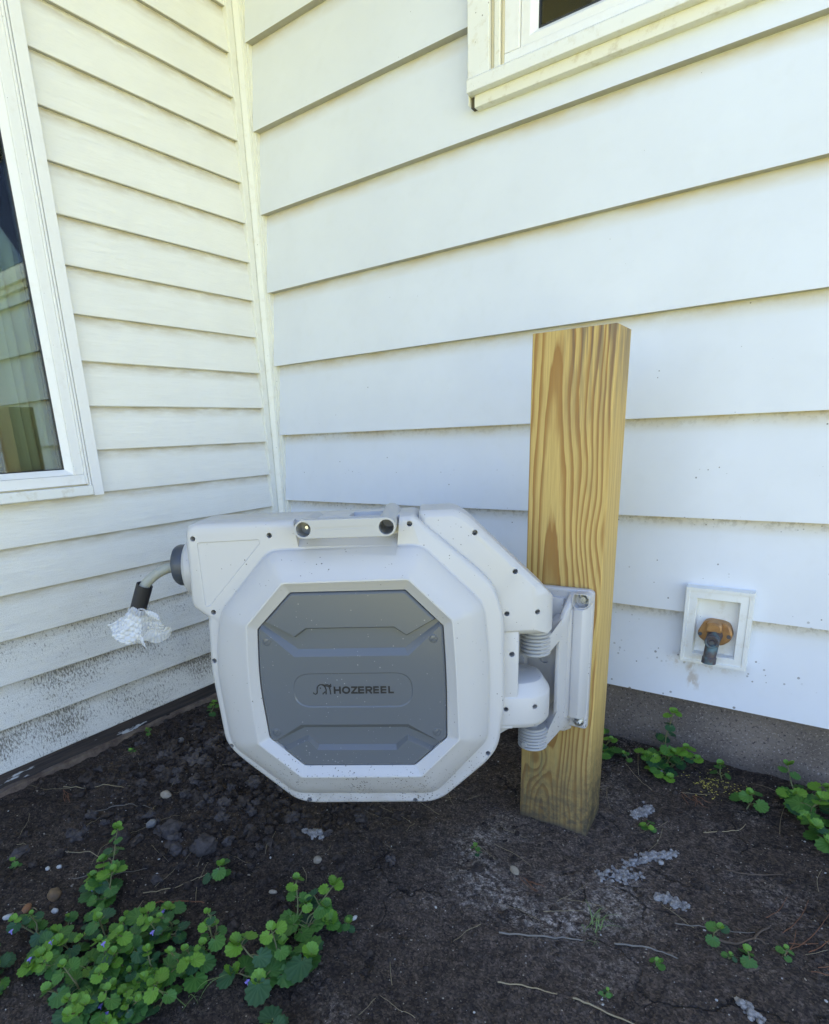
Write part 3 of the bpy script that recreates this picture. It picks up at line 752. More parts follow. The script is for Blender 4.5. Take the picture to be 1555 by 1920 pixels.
# raised rim round each bolt pocket
bm = bmesh.new()
rim = [(1.1165, .4850), (1.1250, .4765), (1.1430, .4805), (1.1478, .486), (1.1478, .5015), (1.1405, .5060), (1.1190, .5045)]
o_, i_ = rpoly(rim, .003, 3), rpoly(inset(rim, .0014), .003, 3)
loft(bm, [xz(o_, -.356), xz(o_, -.3765), xz(i_, -.3765), xz(i_, -.357)], False, False); wx_(bm)
build('bolt_pocket', bm, shellm, br)
for z_, x_ in ((.4935, 1.1345), (.2545, 1.1340)):
    bm = bmesh.new()
    cyl(bm, (x_, -.3580, z_), (0, -1, 0), .0100, .0018, 28)
    cyl(bm, (x_, -.3598, z_), (0, -1, 0), .0080, .0022, 24, .0072)
    tube(bm, [(x_, -.362, z_), (x_, -.3675, z_), (x_, -.3690, z_)], [.0066, .0066, .0056], 6)
    cyl(bm, (x_, -.369, z_), (0, -1, 0), .0024, .0008, 12)
    wx_(bm); build('hex_bolt', bm, zinc, br)
def bellows(z0, z1, n):
    bm = bmesh.new(); rows = []; N = 40
    prof = [(.010, z1 + .004), (.0225, z1 + .004), (.0225, z1)]
    hgt = (z1 - z0) / n
    for k in range(n):
        zc = z1 - (k + .5) * hgt; rb = .0262
        for t in (-90, -60, -30, 0, 30, 60, 90):
            prof.append((rb - .0038 * (1 - math.cos(R(t))) - (.0032 if abs(t) == 90 else 0), zc - math.sin(R(t)) * hgt * .46))
    prof += [(.020, z0 - .0015), (.010, z0 - .0015)]
    for r_, z_ in prof: rows.append([Vector((PX + r_ * math.cos(a), PY + r_ * math.sin(a), z_)) for a in [2 * math.pi * k / N for k in range(N)]])
    loft(bm, rows); wx_(bm)
    return build('ribbed_sleeve', bm, ribm, br, ang=60)
bellows(.4070, .4470, 6); b2 = bellows(.2270, .2640, 6)
bm = bmesh.new(); cyl(bm, (PX - .0045, PY - .0235, .2385), (-.16, -1, 0), .0048, .0045, 16)
cyl(bm, (PX - .0045, PY - .0275, .2385), (-.16, -1, 0), .0020, .0010, 12); wx_(bm); build('grub_screw', bm, ribm, br)
for z_, h_ in ((.425, .03), (.245, .03)):
    bm = bmesh.new(); cyl(bm, (PX, PY, z_), (0, 0, 1), .009, h_, 20); wx_(bm); build('hinge_pin', bm, ribm, br)

# ------------------------------------------------------------------ hose reel
reel = empty('hose_reel', (.87825, -.69941, .39677), 'light grey retractable hose reel with slate grey octagonal cover hanging from the post', 'hose reel', rot=(-.03, 0, R(32.2)))
# --- back body + front flange
SIL = [(-.2600, .2655, .016), (.090, .2680), (.1035, .2690), (.194, .1895, .03), (.2290, .1560, .03), (.2445, .100), (.2465, -.050), (.2370, -.125, .03), (.2190, -.1520, .02), (.1450, -.2210, .03), (.1200, -.2315, .02), (-.090, -.2345, .02), (-.1190, -.2275, .02), (-.2140, -.1430, .03), (-.2345, -.1160, .03), (-.2450, .020), (-.2405, .104), (-.2385, .110), (-.2645, .130, .01)]
def silx(pts, k, dz=0):
    return [(p[0] + (k if p[0] < -.2375 and p[1] > .1 else 0), p[1] + dz) + tuple(p[2:]) for p in pts]
bm = bmesh.new()
lp = lambda pts, y: xz(rpoly(pts, .012, 5), y)
loft(bm, [lp(inset(SIL, .0075), .0300), lp(inset(SIL, .0045), .0312), lp(inset(SIL, .0015), .0345), lp(SIL, .040), lp(silx(SIL, -.004), .074), lp(inset(silx(SIL, -.004), .0012), .0748), lp(inset(silx(SIL, -.004), .0012), .0762), lp(silx(SIL, -.004), .077), lp(silx(SIL, -.014), .170), lp(inset(silx(SIL, -.014), .012), .196), lp(inset(silx(SIL, -.014), .03), .200)])
shell = build('housing', bm, shellm, reel)
# --- ring bulging forward round the cover
G = [(-.2140, .1240), (-.1260, .2230), (.1155, .2260), (.2140, .1260), (.2205, -.1080), (.1310, -.2080), (-.1150, -.2095), (-.2210, -.1180)]
G = [(-.2155, .122, .02), (-.1260, .2215, .018), (.1155, .2240, .016), (.2120, .128, .018), (.2225, .02, .05), (.2190, -.107, .016), (.1290, -.2085, .018), (-.1150, -.2100, .016), (-.2215, -.1170, .02), (-.2325, .035, .06)]
CR = [(-.1600, .108, .004), (-.0985, .1745, .004), (.0945, .1765, .004), (.1600, .1110, .004), (.1655, .02, .05), (.1680, -.088, .004), (.1060, -.1530, .004), (-.0925, -.1545, .004), (-.1600, -.0940, .004), (-.1655, .02, .05)]
PN = [(-.1475, .0985, .003), (-.0905, .1575, .003), (.0895, .1580, .003), (.1465, .0995, .003), (.1505, .005, .05), (.1495, -.090, .003), (.0960, -.1395, .003), (-.0890, -.1405, .003), (-.1445, -.0895, .003), (-.1530, .010, .05)]
def mixp(a, b, t): return [tuple((1 - t) * u + t * v for u, v in zip(p, q)) for p, q in zip(a, b)]
bm = bmesh.new()
rl_ = lambda pts, y: xz(rpoly(pts, .01, 5), y)
loft(bm, [rl_(inset(G, -.001), .045), rl_(inset(G, -.001), .0292), rl_(inset(G, .0008), .0282), rl_(inset(G, .0022), .0240), rl_(mixp(G, CR, .10), .0195), rl_(mixp(G, CR, .34), .0085), rl_(mixp(G, CR, .66), -.0030), rl_(mixp(G, CR, .93), -.0105),
          rl_(inset(CR, -.0022), -.0118), rl_(inset(CR, .0000), -.0118), rl_(inset(CR, .0016), -.0102), rl_(inset(PN, -.0016), .0010), rl_(inset(PN, -.0008), .0016), rl_(inset(PN, -.0008), .014)])
ringo = build('ring', bm, shellm, reel, ang=24)
# --- upper arm and lower arm, their ends rounded about the hinge pin
def resample(pts, step=.008):
    out = []
    for i in range(len(pts)):
        a, b = Vector(pts[i - 1]), Vector(pts[i]); k = max(1, int((b - a).length / step))
        for j in range(k): out.append(a.lerp(b, j / k))
    return out
def xmax(y):
    d = min(1.0, abs(y - .112) / .066); return .290 + .042 * math.sqrt(max(0, 1 - d ** 2.6))
ARM = [(.112, .2735), (.1720, .2740, .03), (.1930, .2600, .02), (.3200, .1345, .012), (.3340, .118, .006), (.3340, .0680), (.2360, .0650), (.10, .0650)]
def armloop(ins, y):
    p = resample([q[:] for q in rpoly(inset(ARM, ins), .006, 4)])
    return [Vector((min(q.x, xmax(y)) if q.x > .2 else q.x, y, q.y)) for q in p]
N0 = len(resample([q for q in rpoly(inset(ARM, 0), .006, 4)]))
def armraw(ins):
    return rpoly(inset(ARM, ins), .006, 4)
def dens(pts, ref):
    out = []
    for i in range(len(pts)):
        a, b = pts[i - 1], pts[i]; k = ref[i]
        for j in range(k): out.append(a.lerp(b, j / k))
    return out
refp = armraw(0); ref = [max(1, int((refp[i] - refp[i - 1]).length / .007)) for i in range(len(refp))]
def al(ins, y):
    return [Vector((min(q.x, xmax(y)) if q.x > .2 else q.x, y, q.y)) for q in dens(armraw(ins), ref)]
bm = bmesh.new()
loft(bm, [al(.0105, .0460), al(.0095, .0464), al(.0012, .0555), al(0, .0585), al(0, .066), al(0, .078), al(0, .095), al(0, .112), al(0, .130), al(0, .146), al(0, .158), al(.001, .166), al(.01, .176)])
arm = build('arm', bm, shellm, reel, ang=26)
def plan(ins, x0=.20, yc=.112, hw=.064, xe=.332, n=14):
    pts = [(x0, yc - hw + ins)]
    for k in range(n + 1):
        t = -math.pi / 2 + math.pi * k / n
        sx = math.copysign(abs(math.cos(t)) ** .75, math.cos(t))
        pts.append((.268 + (xe - .268 - ins) * sx, yc + (hw - ins) * math.copysign(abs(math.sin(t)) ** .9, math.sin(t))))
    pts.append((x0, yc + hw - ins)); return pts
bm = bmesh.new()
def ph(ins, z, tl=0): return [Vector((a, b, z - tl * (a - .25))) for a, b in plan(ins)]
loft(bm, [ph(.006, -.1000), ph(.0005, -.0925), ph(0, -.090), ph(0, -.0455), ph(.0008, -.0435), ph(.0130, -.0235), ph(.0150, -.0225)])
arm2 = build('arm2', bm, shellm, reel, ang=26)
bm = bmesh.new()
prism(bm, [(.20, -.10), (.20, .09), (.2700, .09), (.2700, -.04), (.262, -.10)], .0500, .085, .0015, .002)
prism(bm, [(.22, -.090), (.275, -.092), (.268, -.104), (.230, -.128)], .070, .14, .002, .003)      # gusset under the lower arm
# boss on the left flank that carries the hose guide
rows = []
for xx, r_ in ((-.255, .047), (-.2860, .047), (-.2930, .041), (-.2935, .030)):
    rows.append([Vector((xx, .115 + r_ * math.cos(t), .180 + r_ * 1.12 * math.sin(t))) for t in [2 * math.pi * k / 28 for k in range(28)]])
loft(bm, rows)
stem = build('stem', bm, shellm, reel)
# --- screw holes, handle notch, inset triangle
HOL = [(-.2476, .2422), (-.1234, .2442), (-.2276, .1208), (-.2360, .0367), (-.2235, -.1205), (-.093, -.2250), (.0932, -.2250), (.2185, -.1350), (.0978, .2559)]
def holes(c, lst, y0, y1, r_=.0043):
    for a, b in lst: cyl(c, (a, y0, b), (0, 1, 0), r_, y1 - y0, 20)
def notch():
    c = bmesh.new()
    z_ = lambda y: .2170 + .30 * max(0, y + .004)
    A = [(-.0745, -.05, .2095), (-.0765, .012, .2125), (-.0800, .050, .2385), (-.0890, .050, .32), (-.0935, -.05, .32)]
    B = [(.0745, -.05, .2090), (.0765, .012, .2110), (.0800, .050, .2385), (.0885, .050, .32), (.0920, -.05, .32)]
    loft(c, [[Vector(p) for p in A], [Vector(p) for p in B]]); return c
cut(shell, notch()); cut(ringo, notch())
c = bmesh.new(); holes(c, HOL, .0, .052); cut(shell, c)
c = bmesh.new()
TR = [(-.2420, .2360), (-.1400, .2385), (-.1385, .2325), (-.2330, .1300), (-.2405, .1310)]
loft(c, [xz(rpoly(TR, .004, 4), .020), xz(rpoly(TR, .004, 4), .0300), xz(rpoly(inset(TR, .0010), .004, 4), .0318)])
cut(shell, c)
c = bmesh.new()                                          # bay behind the handle
box(c, .000, .062, .060, .125, .2560, .33); cut(shell, c)
c = bmesh.new(); holes(c, [(.1990, .2370), (.2620, .1735), (.2497, .1045), (.2985, .1062)], .03, .068); cut(arm, c)
c = bmesh.new(); holes(c, [(.2500, -.0633), (.2985, -.0607)], .03, .068); cut(arm2, c)
c = bmesh.new(); holes(c, [(.2590, .0337), (.2500, -.0633), (.2497, .078)], .03, .070, .0046); cut(stem, c)
hs_ = join_mesh([shell, ringo, arm, arm2, stem])
bevmod(hs_, .0008, 2, 40)
# --- hole linings are the dark inner bosses
# --- cover
bm = bmesh.new()
prn = lambda ins, y: xz(rpoly(inset(PN, ins), .003, 4), y)
loft(bm, [prn(.0042, -.0008), prn(.0018, .0010), prn(.0004, .0040), prn(.0004, .0140)])
cover = build('front_cover', bm, coverm, reel)
def chan(a, b, dep):
    c = bmesh.new(); ex = [tuple(2 * Vector(p) - Vector(q)) for p, q in zip(a, b)]
    ex = [tuple(Vector(p) + (Vector(p) - Vector(q)) * .4) for p, q in zip(a, b)]
    loft(c, [xz(ex, -.0008 - dep * .4), xz(a, -.0008), xz(b, dep)]); return c
A = [(-.170, .1330), (-.089, .0870), (-.070, .1005), (.070, .1005), (.089, .0870), (.170, .1330), (.172, .1285), (.0915, .0525), (-.0915, .0525), (-.172, .1285)]
B = [(-.170, .1300), (-.089, .0832), (-.0690, .0967), (.0690, .0967), (.089, .0832), (.170, .1300), (.171, .1292), (.0855, .0630), (-.0855, .0630), (-.171, .1292)]
cut(cover, chan(A, B, .0075))
A = [(-.150, -.1040), (-.0897, -.0655), (.0875, -.0655), (.150, -.1040), (.1220, -.1130), (.0857, -.0940), (.0670, -.1115), (-.0650, -.1115), (-.0800, -.0940), (-.1180, -.1130)]
B = [(-.150, -.1062), (-.0865, -.0740), (.0845, -.0740), (.150, -.1062), (.1270, -.1085), (.0857, -.0875), (.0655, -.1050), (-.0635, -.1050), (-.0800, -.0875), (-.1230, -.1085)]
cut(cover, chan(A, B, .0075))
c = bmesh.new()
SD = [(-.0975, -.0350, .0285), (.0965, -.0355, .0285), (.0965, .0245, .0285), (-.0975, .0240, .0285)]
sdp = lambda ins: rpoly([(p[0], p[1], .0295 - ins) for p in inset(SD, ins)], .02, 10)
loft(c, [xz(sdp(-.0006), -.002), xz(sdp(0), -.0008), xz(sdp(.0018), .0006)]); cut(cover, c)
bevmod(cover, .0006, 2, 25)
for a, b, ro in ((-.1335, .0790, 40), (.1310, .0800, 40), (.1335, -.0795, 50), (-.1315, -.0795, 45)):
    bm = bmesh.new()
    rows = []
    for r_, yy in ((.0072, .001), (.0072, -.0013), (.0064, -.0017), (.0060, -.0010), (.0058, -.0006), (.0054, -.0006), (.0050, -.0014), (.0030, -.0018)):
        rows.append([Vector((r_ * math.cos(t), yy, r_ * math.sin(t))) for t in [2 * math.pi * k / 24 for k in range(24)]])
    loft(bm, rows)
    o = build('cover_screw', bm, coverm, reel, loc=(a, 0, b)); o.rotation_euler = (0, R(-ro), 0)
    bm = bmesh.new(); box(bm, -.0045, .0045, -.0022, -.0014, -.0006, .0006); build('screw_slot', bm, darkm, o)
# --- lettering, printed ink a few tenths of a millimetre thick
bm = bmesh.new(); YL = .0000
def ribbon(pts, w, closed=False):
    pts = [Vector(p) for p in pts]; n = len(pts); Lr, Rr = [], []
    for i in range(n):
        a = pts[i - 1] if (i > 0 or closed) else pts[i]; b = pts[(i + 1) % n] if (i < n - 1 or closed) else pts[i]
        if i > 0 or closed: e0 = (pts[i] - a).normalized()
        else: e0 = (b - pts[i]).normalized()
        if i < n - 1 or closed: e1 = (b - pts[i]).normalized()
        else: e1 = e0
        n0, n1 = Vector((-e0.y, e0.x)), Vector((-e1.y, e1.x)); m = n0 + n1
        m = m * (w / 2 / max(.5, 1 + n0.dot(n1))); Lr.append(pts[i] + m); Rr.append(pts[i] - m)
    rng = range(n if closed else n - 1)
    for i in rng:
        j = (i + 1) % n
        lo = [Lr[i], Lr[j], Rr[j], Rr[i]]
        loft(bm, [xz(lo, YL + .0010), xz(lo, YL + .00035)])
def px2(u, v):      # logo sheet coordinates (millimetres right / up of the lettering's lower left)
    return (u, v)
x0_, z0_ = -.0398, -.0118; cap = .0126; w = .0029
def LT(pts, **k): ribbon([(a, b) for a, b in pts], w, **k)
# advance table measured from the print: left edges of each letter
lt = {'H': (-.0316, .0117), 'O': (-.0182, .0136), 'Z': (-.0035, .0108), 'E': (.0080, .0098), 'R': (.0200, .0112), 'E2': (.0325, .0093), 'E3': (.0443, .0095), 'L': (.0568, .0090)}
b0, t0 = z0_ + w / 2, z0_ + cap - w / 2; mz = (b0 + t0) / 2
a, q = lt['H']; h = w / 2
LT([(a + h, z0_), (a + h, z0_ + cap)]); LT([(a + q - h, z0_), (a + q - h, z0_ + cap)]); LT([(a + w, mz), (a + q - w, mz)])
a, q = lt['O']; LT([(a + q / 2 + (q / 2 - h) * math.cos(t), mz + (cap / 2 + .0002 - h) * math.sin(t)) for t in [2 * math.pi * k / 28 for k in range(28)]], closed=True)
a, q = lt['Z']; LT([(a + .0004, t0), (a + q, t0)]); LT([(a + q - .0022, t0 - h * .6), (a + .0020, b0 + h * .6)]); LT([(a, b0), (a + q, b0)])
for kx in ('E', 'E2', 'E3'):
    a, q = lt[kx]; LT([(a + h, z0_), (a + h, z0_ + cap)])
    for zz in (b0, mz, t0): LT([(a + w, zz), (a + q, zz)])
a, q = lt['R']; LT([(a + h, z0_), (a + h, z0_ + cap)])
LT([(a + w, t0), (a + q - .0045, t0)] + [(a + q - .0045 + .0032 * math.cos(t), (t0 + mz - .0004) / 2 + (t0 - mz + .0004) / 2 * math.sin(t)) for t in [math.pi / 2 - math.pi * k / 8 for k in range(1, 8)]] + [(a + q - .0045, mz - .0004), (a + w, mz - .0004)])
LT([(a + q - .0052, mz - .0010), (a + q - .0012, z0_)])
a, q = lt['L']; LT([(a + h, z0_), (a + h, z0_ + cap)]); LT([(a + w, b0), (a + q, b0)])
# line drawn emblem left of the word
def EM(pts): ribbon([(-.0655 + u * .0310 / 230, -.0130 + v * .0192 / 140) for u, v in pts], .0018)
EM([(0, 28), (10, 12), (28, 5), (44, 14), (50, 32), (50, 60), (54, 88), (68, 112), (90, 126), (112, 126), (135, 112), (152, 90), (160, 60), (158, 30), (156, 2)])
EM([(112, 128), (140, 122), (150, 108), (175, 108), (196, 96), (206, 70), (210, 40), (212, 2)])
EM([(150, 122), (180, 124), (200, 112), (216, 120), (222, 134)])
EM([(118, 2), (120, 18), (138, 24), (146, 40)])
EM([(200, 112), (214, 96), (226, 112)])
ribbon([(-.0655 + 92 * .0310 / 230 - .0011, -.0130 + 82 * .0192 / 140), (-.0655 + 92 * .0310 / 230 + .0011, -.0130 + 82 * .0192 / 140)], .0022)
build('lettering', bm, ink, reel, smooth=False)
# --- handle: front bar with two tubular eyes running back
bm = bmesh.new()
def eye(cx, cz): return [(cx + .0143 * math.cos(t), cz + .0143 * math.sin(t)) for t in [2 * math.pi * k / 32 for k in range(32)]]
hl = []
for k in range(17): t = math.pi / 2 + math.pi * k / 16; hl.append((-.0590 + .0143 * math.cos(t), .2568 + .0143 * math.sin(t)))
for k in range(17): t = -math.pi / 2 + math.pi * k / 16; hl.append((.0652 + .0143 * math.cos(t), .2572 + .0143 * math.sin(t)))
hi = [(p[0] * .993, (p[1] - .257) * .93 + .257) for p in hl]
loft(bm, [xz(hi, -.0125), xz(hl, -.0112), xz(hl, .0050), xz(hi, .0060)])
tube(bm, [(-.0590, .002, .2568), (-.0590, .100, .2590)], .0135, 28)
tube(bm, [(.0652, .002, .2572), (.0652, .060, .2625), (.0662, .118, .2675)], .0142, 32)
hnd = build('handle', bm, plastic('handle_plastic', (.41, .41, .41), .38), reel)
c = bmesh.new(); cyl(c, (-.0590, -.03, .2568), (0, 1, 0), .0112, .055, 28); cut(hnd, c)
c = bmesh.new(); tube(c, [(.0652, -.03, .2572), (.0652, .008, .2572), (.0660, .090, .2650)], .0112, 28); cut(hnd, c)
c = bmesh.new(); gr = [(-.0420, .2555), (.0465, .2563), (.0465, .2603), (-.0420, .2593)]
loft(c, [xz(rpoly(gr, .0019, 4), -.014), xz(rpoly(gr, .0019, 4), -.0118)]); cut(hnd, c)
bevmod(hnd, .0005, 2, 35)
bm = bmesh.new(); cyl(bm, (-.0590, .018, .2568), (0, -1, 0), .0034, .006, 16, .0026); build('handle_screw', bm, zinc, hnd)
# --- hose guide, hose, ball stop sleeve
bm = bmesh.new(); rows = []
for xx, r_ in ((-.285, .020), (-.2925, .0340), (-.2960, .0360), (-.3085, .0360), (-.3135, .0330), (-.3150, .0260), (-.3150, .0155), (-.3000, .0150)):
    rows.append([Vector((xx, .112 + (r_ if k % 4 else r_ * .985) * math.cos(t), .186 + (r_ if k % 4 else r_ * .985) * math.sin(t))) for k, t in [(k, 2 * math.pi * k / 32) for k in range(32)]])
loft(bm, rows); build('hose_guide', bm, darkm, reel)
path = []
P0 = [Vector((-.29, .112, .1850)), Vector((-.320, .112, .1835)), Vector((-.345, .112, .1765)), Vector((-.368, .112, .1620)), Vector((-.385, .112, .1440)), Vector((-.397, .113, .1190))]
def catmull(P_, n):
    out = []
    for i in range(len(P_) - 1):
        a = P_[max(i - 1, 0)]; b = P_[i]; c_ = P_[i + 1]; d = P_[min(i + 2, len(P_) - 1)]
        for k in range(n):
            t = k / n; out.append(.5 * ((2 * b) + (c_ - a) * t + (2 * a - 5 * b + 4 * c_ - d) * t * t + (3 * b - a - 3 * c_ + d) * t ** 3))
    out.append(P_[-1]); return out
path = catmull(P0, 46)
bm = bmesh.new(); tube(bm, path, [.0082 + .0007 * math.sin(i * math.pi / 2.5) for i in range(len(path))], 20)
build('hose', bm, hosem, reel, ang=80)
bm = bmesh.new(); rows = []
A0, A1 = Vector((-.3800, .1120, .1515)), Vector((-.4035, .1145, .0990)); dr = (A1 - A0).normalized(); s1 = Vector((0, 1, 0)).cross(dr).normalized(); s2 = dr.cross(s1)
for tt, r_ in ((.35, .0110), (0, .0118), (-.01, .0132), (0, .0140), (.5, .0140), (1.0, .0135), (1.02, .010)):
    c0 = A0.lerp(A1, tt); rows.append([c0 + (s1 * math.cos(t) + s2 * math.sin(t)) * r_ for t in [2 * math.pi * k / 28 for k in range(28)]])
loft(bm, rows, False, True); build('hose_sleeve', bm, rubber, reel)

# --- bubble wrap tucked round the sleeve end: crumpled film with rows of bubbles
RM = Matrix.Rotation(R(32.2), 4, 'Z') @ Matrix.Rotation(-.03, 4, 'X')
def r2w(v): return Vector((.87825, -.69941, .39677)) + RM @ Vector(v)
wc = r2w((-.405, .115, .085))
bm = bmesh.new()
def sheet(nu, nv, f):
    g_ = [[bm.verts.new(f(i / (nu - 1), j / (nv - 1))) for i in range(nu)] for j in range(nv)]
    for j in range(nv - 1):
        for i in range(nu - 1): bm.faces.new((g_[j][i], g_[j][i + 1], g_[j + 1][i + 1], g_[j + 1][i]))
def bub(u, v, nu_, nv_):
    a = (u * nu_ + (.5 if int(v * nv_) % 2 else 0)) % 1 - .5; b = (v * nv_) % 1 - .5
    d = math.sqrt(a * a + b * b) * 2.2
    return math.sqrt(max(0, 1 - d * d))
def f1(u, v):                                            # sleeve of film round the end, flaring to the lower left
    t = 2 * math.pi * u; s = v
    r_ = .0145 + .017 * s ** .8 + .005 * noise.noise(Vector((math.cos(t) * 2, math.sin(t) * 2, s * 3))) * (.4 + s)
    c_ = Vector((-.393, .1130, .112)).lerp(Vector((-.430, .121, .058)), s)
    c_.z -= .006 * math.sin(s * 3)
    ax = Vector((-.55, .1, -.83)).normalized(); p1 = Vector((0, 1, 0)).cross(ax).normalized(); p2 = ax.cross(p1)
    k = 1 + .05 * math.sin(5 * t + 4 * s)
    r_ += .0030 * bub(u, v, 16, 7)
    return r2w(c_ + (p1 * math.cos(t) * .85 + p2 * math.sin(t)) * r_ * k) - wc
sheet(128, 56, f1)
def f2(u, v):                                            # loose tail lifting out to the right
    x_ = -.412 + .068 * u; w_ = (v - .5)
    z_ = .083 + .046 * w_ * (1 - .35 * u) + .020 * math.sin(u * 3.0) * w_ + .010 * noise.noise(Vector((u * 3, v * 3, 2))) - .016 * math.sin(u * math.pi) * (1 - v)
    y_ = .098 + .032 * u * (1 - u) * 2 + .020 * math.sin(v * 3 + u * 2) - .0030 * bub(u, v, 12, 7) + .008 * noise.noise(Vector((u * 4, v * 4, 7)))
    return r2w((x_, y_, z_)) - wc
sheet(96, 56, f2)
def f3(u, v):                                            # folded corner hanging under
    x_ = -.452 + .060 * u + .01 * v; z_ = .083 - .036 * v + .010 * math.sin(u * 4) + .006 * noise.noise(Vector((u * 3, v * 3, 12)))
    y_ = .095 + .020 * math.sin(u * 3 + v) - .0030 * bub(u, v, 8, 5) + .01 * v
    return r2w((x_, y_, z_)) - wc
sheet(64, 40, f3)
bw = build('bubble_wrap', bm, wrapm, None, loc=wc, ang=180)
tag(bw, 'crumpled clear bubble wrap around the dark end of the hose', 'bubble wrap')

# ------------------------------------------------------------------ stones, clods, mortar crumbs
def blob(bm, c, r, sq=(1, 1, .7), sub=2, amp=.25, fr=1.3, seed=0, rot=0):
    t = bmesh.new(); bmesh.ops.create_icosphere(t, subdivisions=sub, radius=1)
    off = Vector((seed * 7.3, seed * 3.1, seed * 1.7)); ca, sa = math.cos(rot), math.sin(rot)
    m = {}
    for v in t.verts:
        p = v.co.normalized()
        k = 1 + amp * noise.noise(p * fr + off) + amp * .5 * noise.noise(p * fr * 2.3 + off) + amp * .3 * noise.noise(p * fr * 5 + off)
        q = Vector((p.x * sq[0], p.y * sq[1], p.z * sq[2])) * k * r
        m[v.index] = bm.verts.new((c[0] + q.x * ca - q.y * sa, c[1] + q.x * sa + q.y * ca, c[2] + q.z))
    for f in t.faces: bm.faces.new([m[v.index] for v in f.verts])
    t.free()
def rock(name, x, y, r, mat, label, cat, group, sq=(1, .8, .6), sub=3, amp=.2, rot=0, seed=1, sink=.35, ang=180):
    bm = bmesh.new(); blob(bm, (0, 0, 0), r, sq, sub, amp, 1.3, seed, rot)
    o = build(name, bm, mat, None, loc=(x, y, H(x, y) + r * sq[2] * (1 - sink) * .8), ang=ang)
    return tag(o, label, cat, group)
ST = 'loose stones lying on the soil'
for i, (x, y, r, m, lb, sq) in enumerate([
    (.335, -.741, .0125, st_tan, 'smooth cream pebble on the soil mound below the left edge of the reel', (1.1, .8, .65)),
    (.413, -1.025, .0125, st_brown, 'yellow brown stone just left of the tall ivy shoot in the lower left', (.9, 1.1, .8)),
    (.401, -1.067, .0085, st_rust, 'small rust orange stone left of the yellow brown stone', (1.3, .8, .6)),
    (.449, -1.041, .0070, st_white, 'white chip beside the yellow brown stone in the lower left', (1, .7, .6)),
    (.394, -1.096, .0070, st_white, 'pale chip nearest the left edge of the photo', (1, .8, .6)),
    (.498, -1.084, .0085, st_tan, 'tan stone touching the upper left edge of the big ivy plant', (1, .9, .7)),
    (.755, -.693, .0085, st_tan, 'square tan stone on flat soil straight below the reel', (.9, .9, .8)),
    (.386, -.811, .0110, st_grey, 'grey stone among dark clods below the left side of the reel', (1, .8, .7)),
    (1.078, -.508, .0095, st_tan, 'flat pale stone on the crusted soil in front of the post', (1.3, .75, .5)),
    (.743, -.797, .0060, st_tan, 'narrow tan chip near the tip of the middle ivy plant', (1.3, .7, .6)),
    (.901, -.759, .0050, st_white, 'small white chip right of the middle ivy plant', (1.2, .7, .6)),
    (.331, -.999, .0050, st_white, 'left one of two small white chips above the big ivy plant', (1, .8, .7)),
    (.346, -.984, .0050, st_white, 'right one of two small white chips above the big ivy plant', (1, .9, .7)),
    (.155, -.575, .0100, st_grey, 'angular pale grey stone by the left foundation ledge', (.9, .8, .9))]):
    rock('stone', x, y, r, m, lb, 'stone', ST, sq, seed=i + 1, rot=i * 1.1)
CL = 'large dark soil clods on the mound'
cl = [(.44, -.800, .022, 'largest crumbly dark clod below the left corner of the reel'), (.545, -.795, .024, 'round grey brown clod standing alone below the reel'),
      (.375, -.870, .017, 'dark clod left of the largest crumbly clod'), (.500, -.830, .014, 'small clod between the two biggest clods'),
      (.26, -.68, .016, 'dark clod high on the mound beside the cream pebble'), (.50, -.655, .017, 'clod close under the bottom edge of the reel'),
      (.18, -.62, .019, 'weathered clod near the left foundation ledge'), (.405, -.700, .015, 'clod right of the cream pebble'),
      (.10, -.80, .020, 'flat clod near the left wall ledge'), (.60, -.72, .013, 'small lone clod right of the mound')]
for i, (x, y, r, lb) in enumerate(cl):
    rock('soil_clod', x, y, r, clod2 if i in (0, 1, 3) else clodm, lb, 'soil clod', CL, (1, .9, .75), 4, .42, i * .9, 30 + i, .35)
def crumble(x, y, L, wd, ang, n, label, r0=.0036):
    bm = bmesh.new(); rr = random.Random(int(x * 1000))
    for k in range(int(n * 1.7)):
        a = rr.uniform(-1, 1); b = rr.gauss(0, .42) * (1 - .4 * abs(a))
        dx = a * L * math.cos(ang) - b * wd * math.sin(ang); dy = a * L * math.sin(ang) + b * wd * math.cos(ang)
        s = r0 * rr.uniform(.35, 1.35) * (1.1 - .4 * abs(a))
        blob(bm, (dx, dy, H(x + dx, y + dy) - H(x, y) + s * rr.uniform(.1, .9)), s, (1, 1, .8), 2, .5, 1.6, rr.uniform(0, 50), rr.uniform(0, 6))
    o = build('mortar_crumb_heap', bm, mortar, None, loc=(x, y, H(x, y)), ang=180)
    return tag(o, label, 'mortar heap', 'grey mortar crumbs round the post')
crumble(1.229, -.205, .034, .016, R(75), 90, 'grey mortar heap right behind the post, highest in the photo')
crumble(1.275, -.335, .055, .014, R(48), 120, 'long diagonal streak of grey mortar crumbs right of the post')
crumble(1.240, -.412, .040, .022, R(35), 70, 'scattered grey mortar crumbs at the lower end of the diagonal streak', .0036)
crumble(1.330, -.432, .026, .016, R(10), 80, 'compact grey mortar lump farthest down on the right of the post')
crumble(.696, -.640, .024, .014, R(20), 60, 'grey mortar crumbs on the soil under the reel', .0040)
crumble(1.460, -.580, .018, .010, R(-30), 34, 'pale mortar crumbs near the bottom right corner of the photo', .0040)
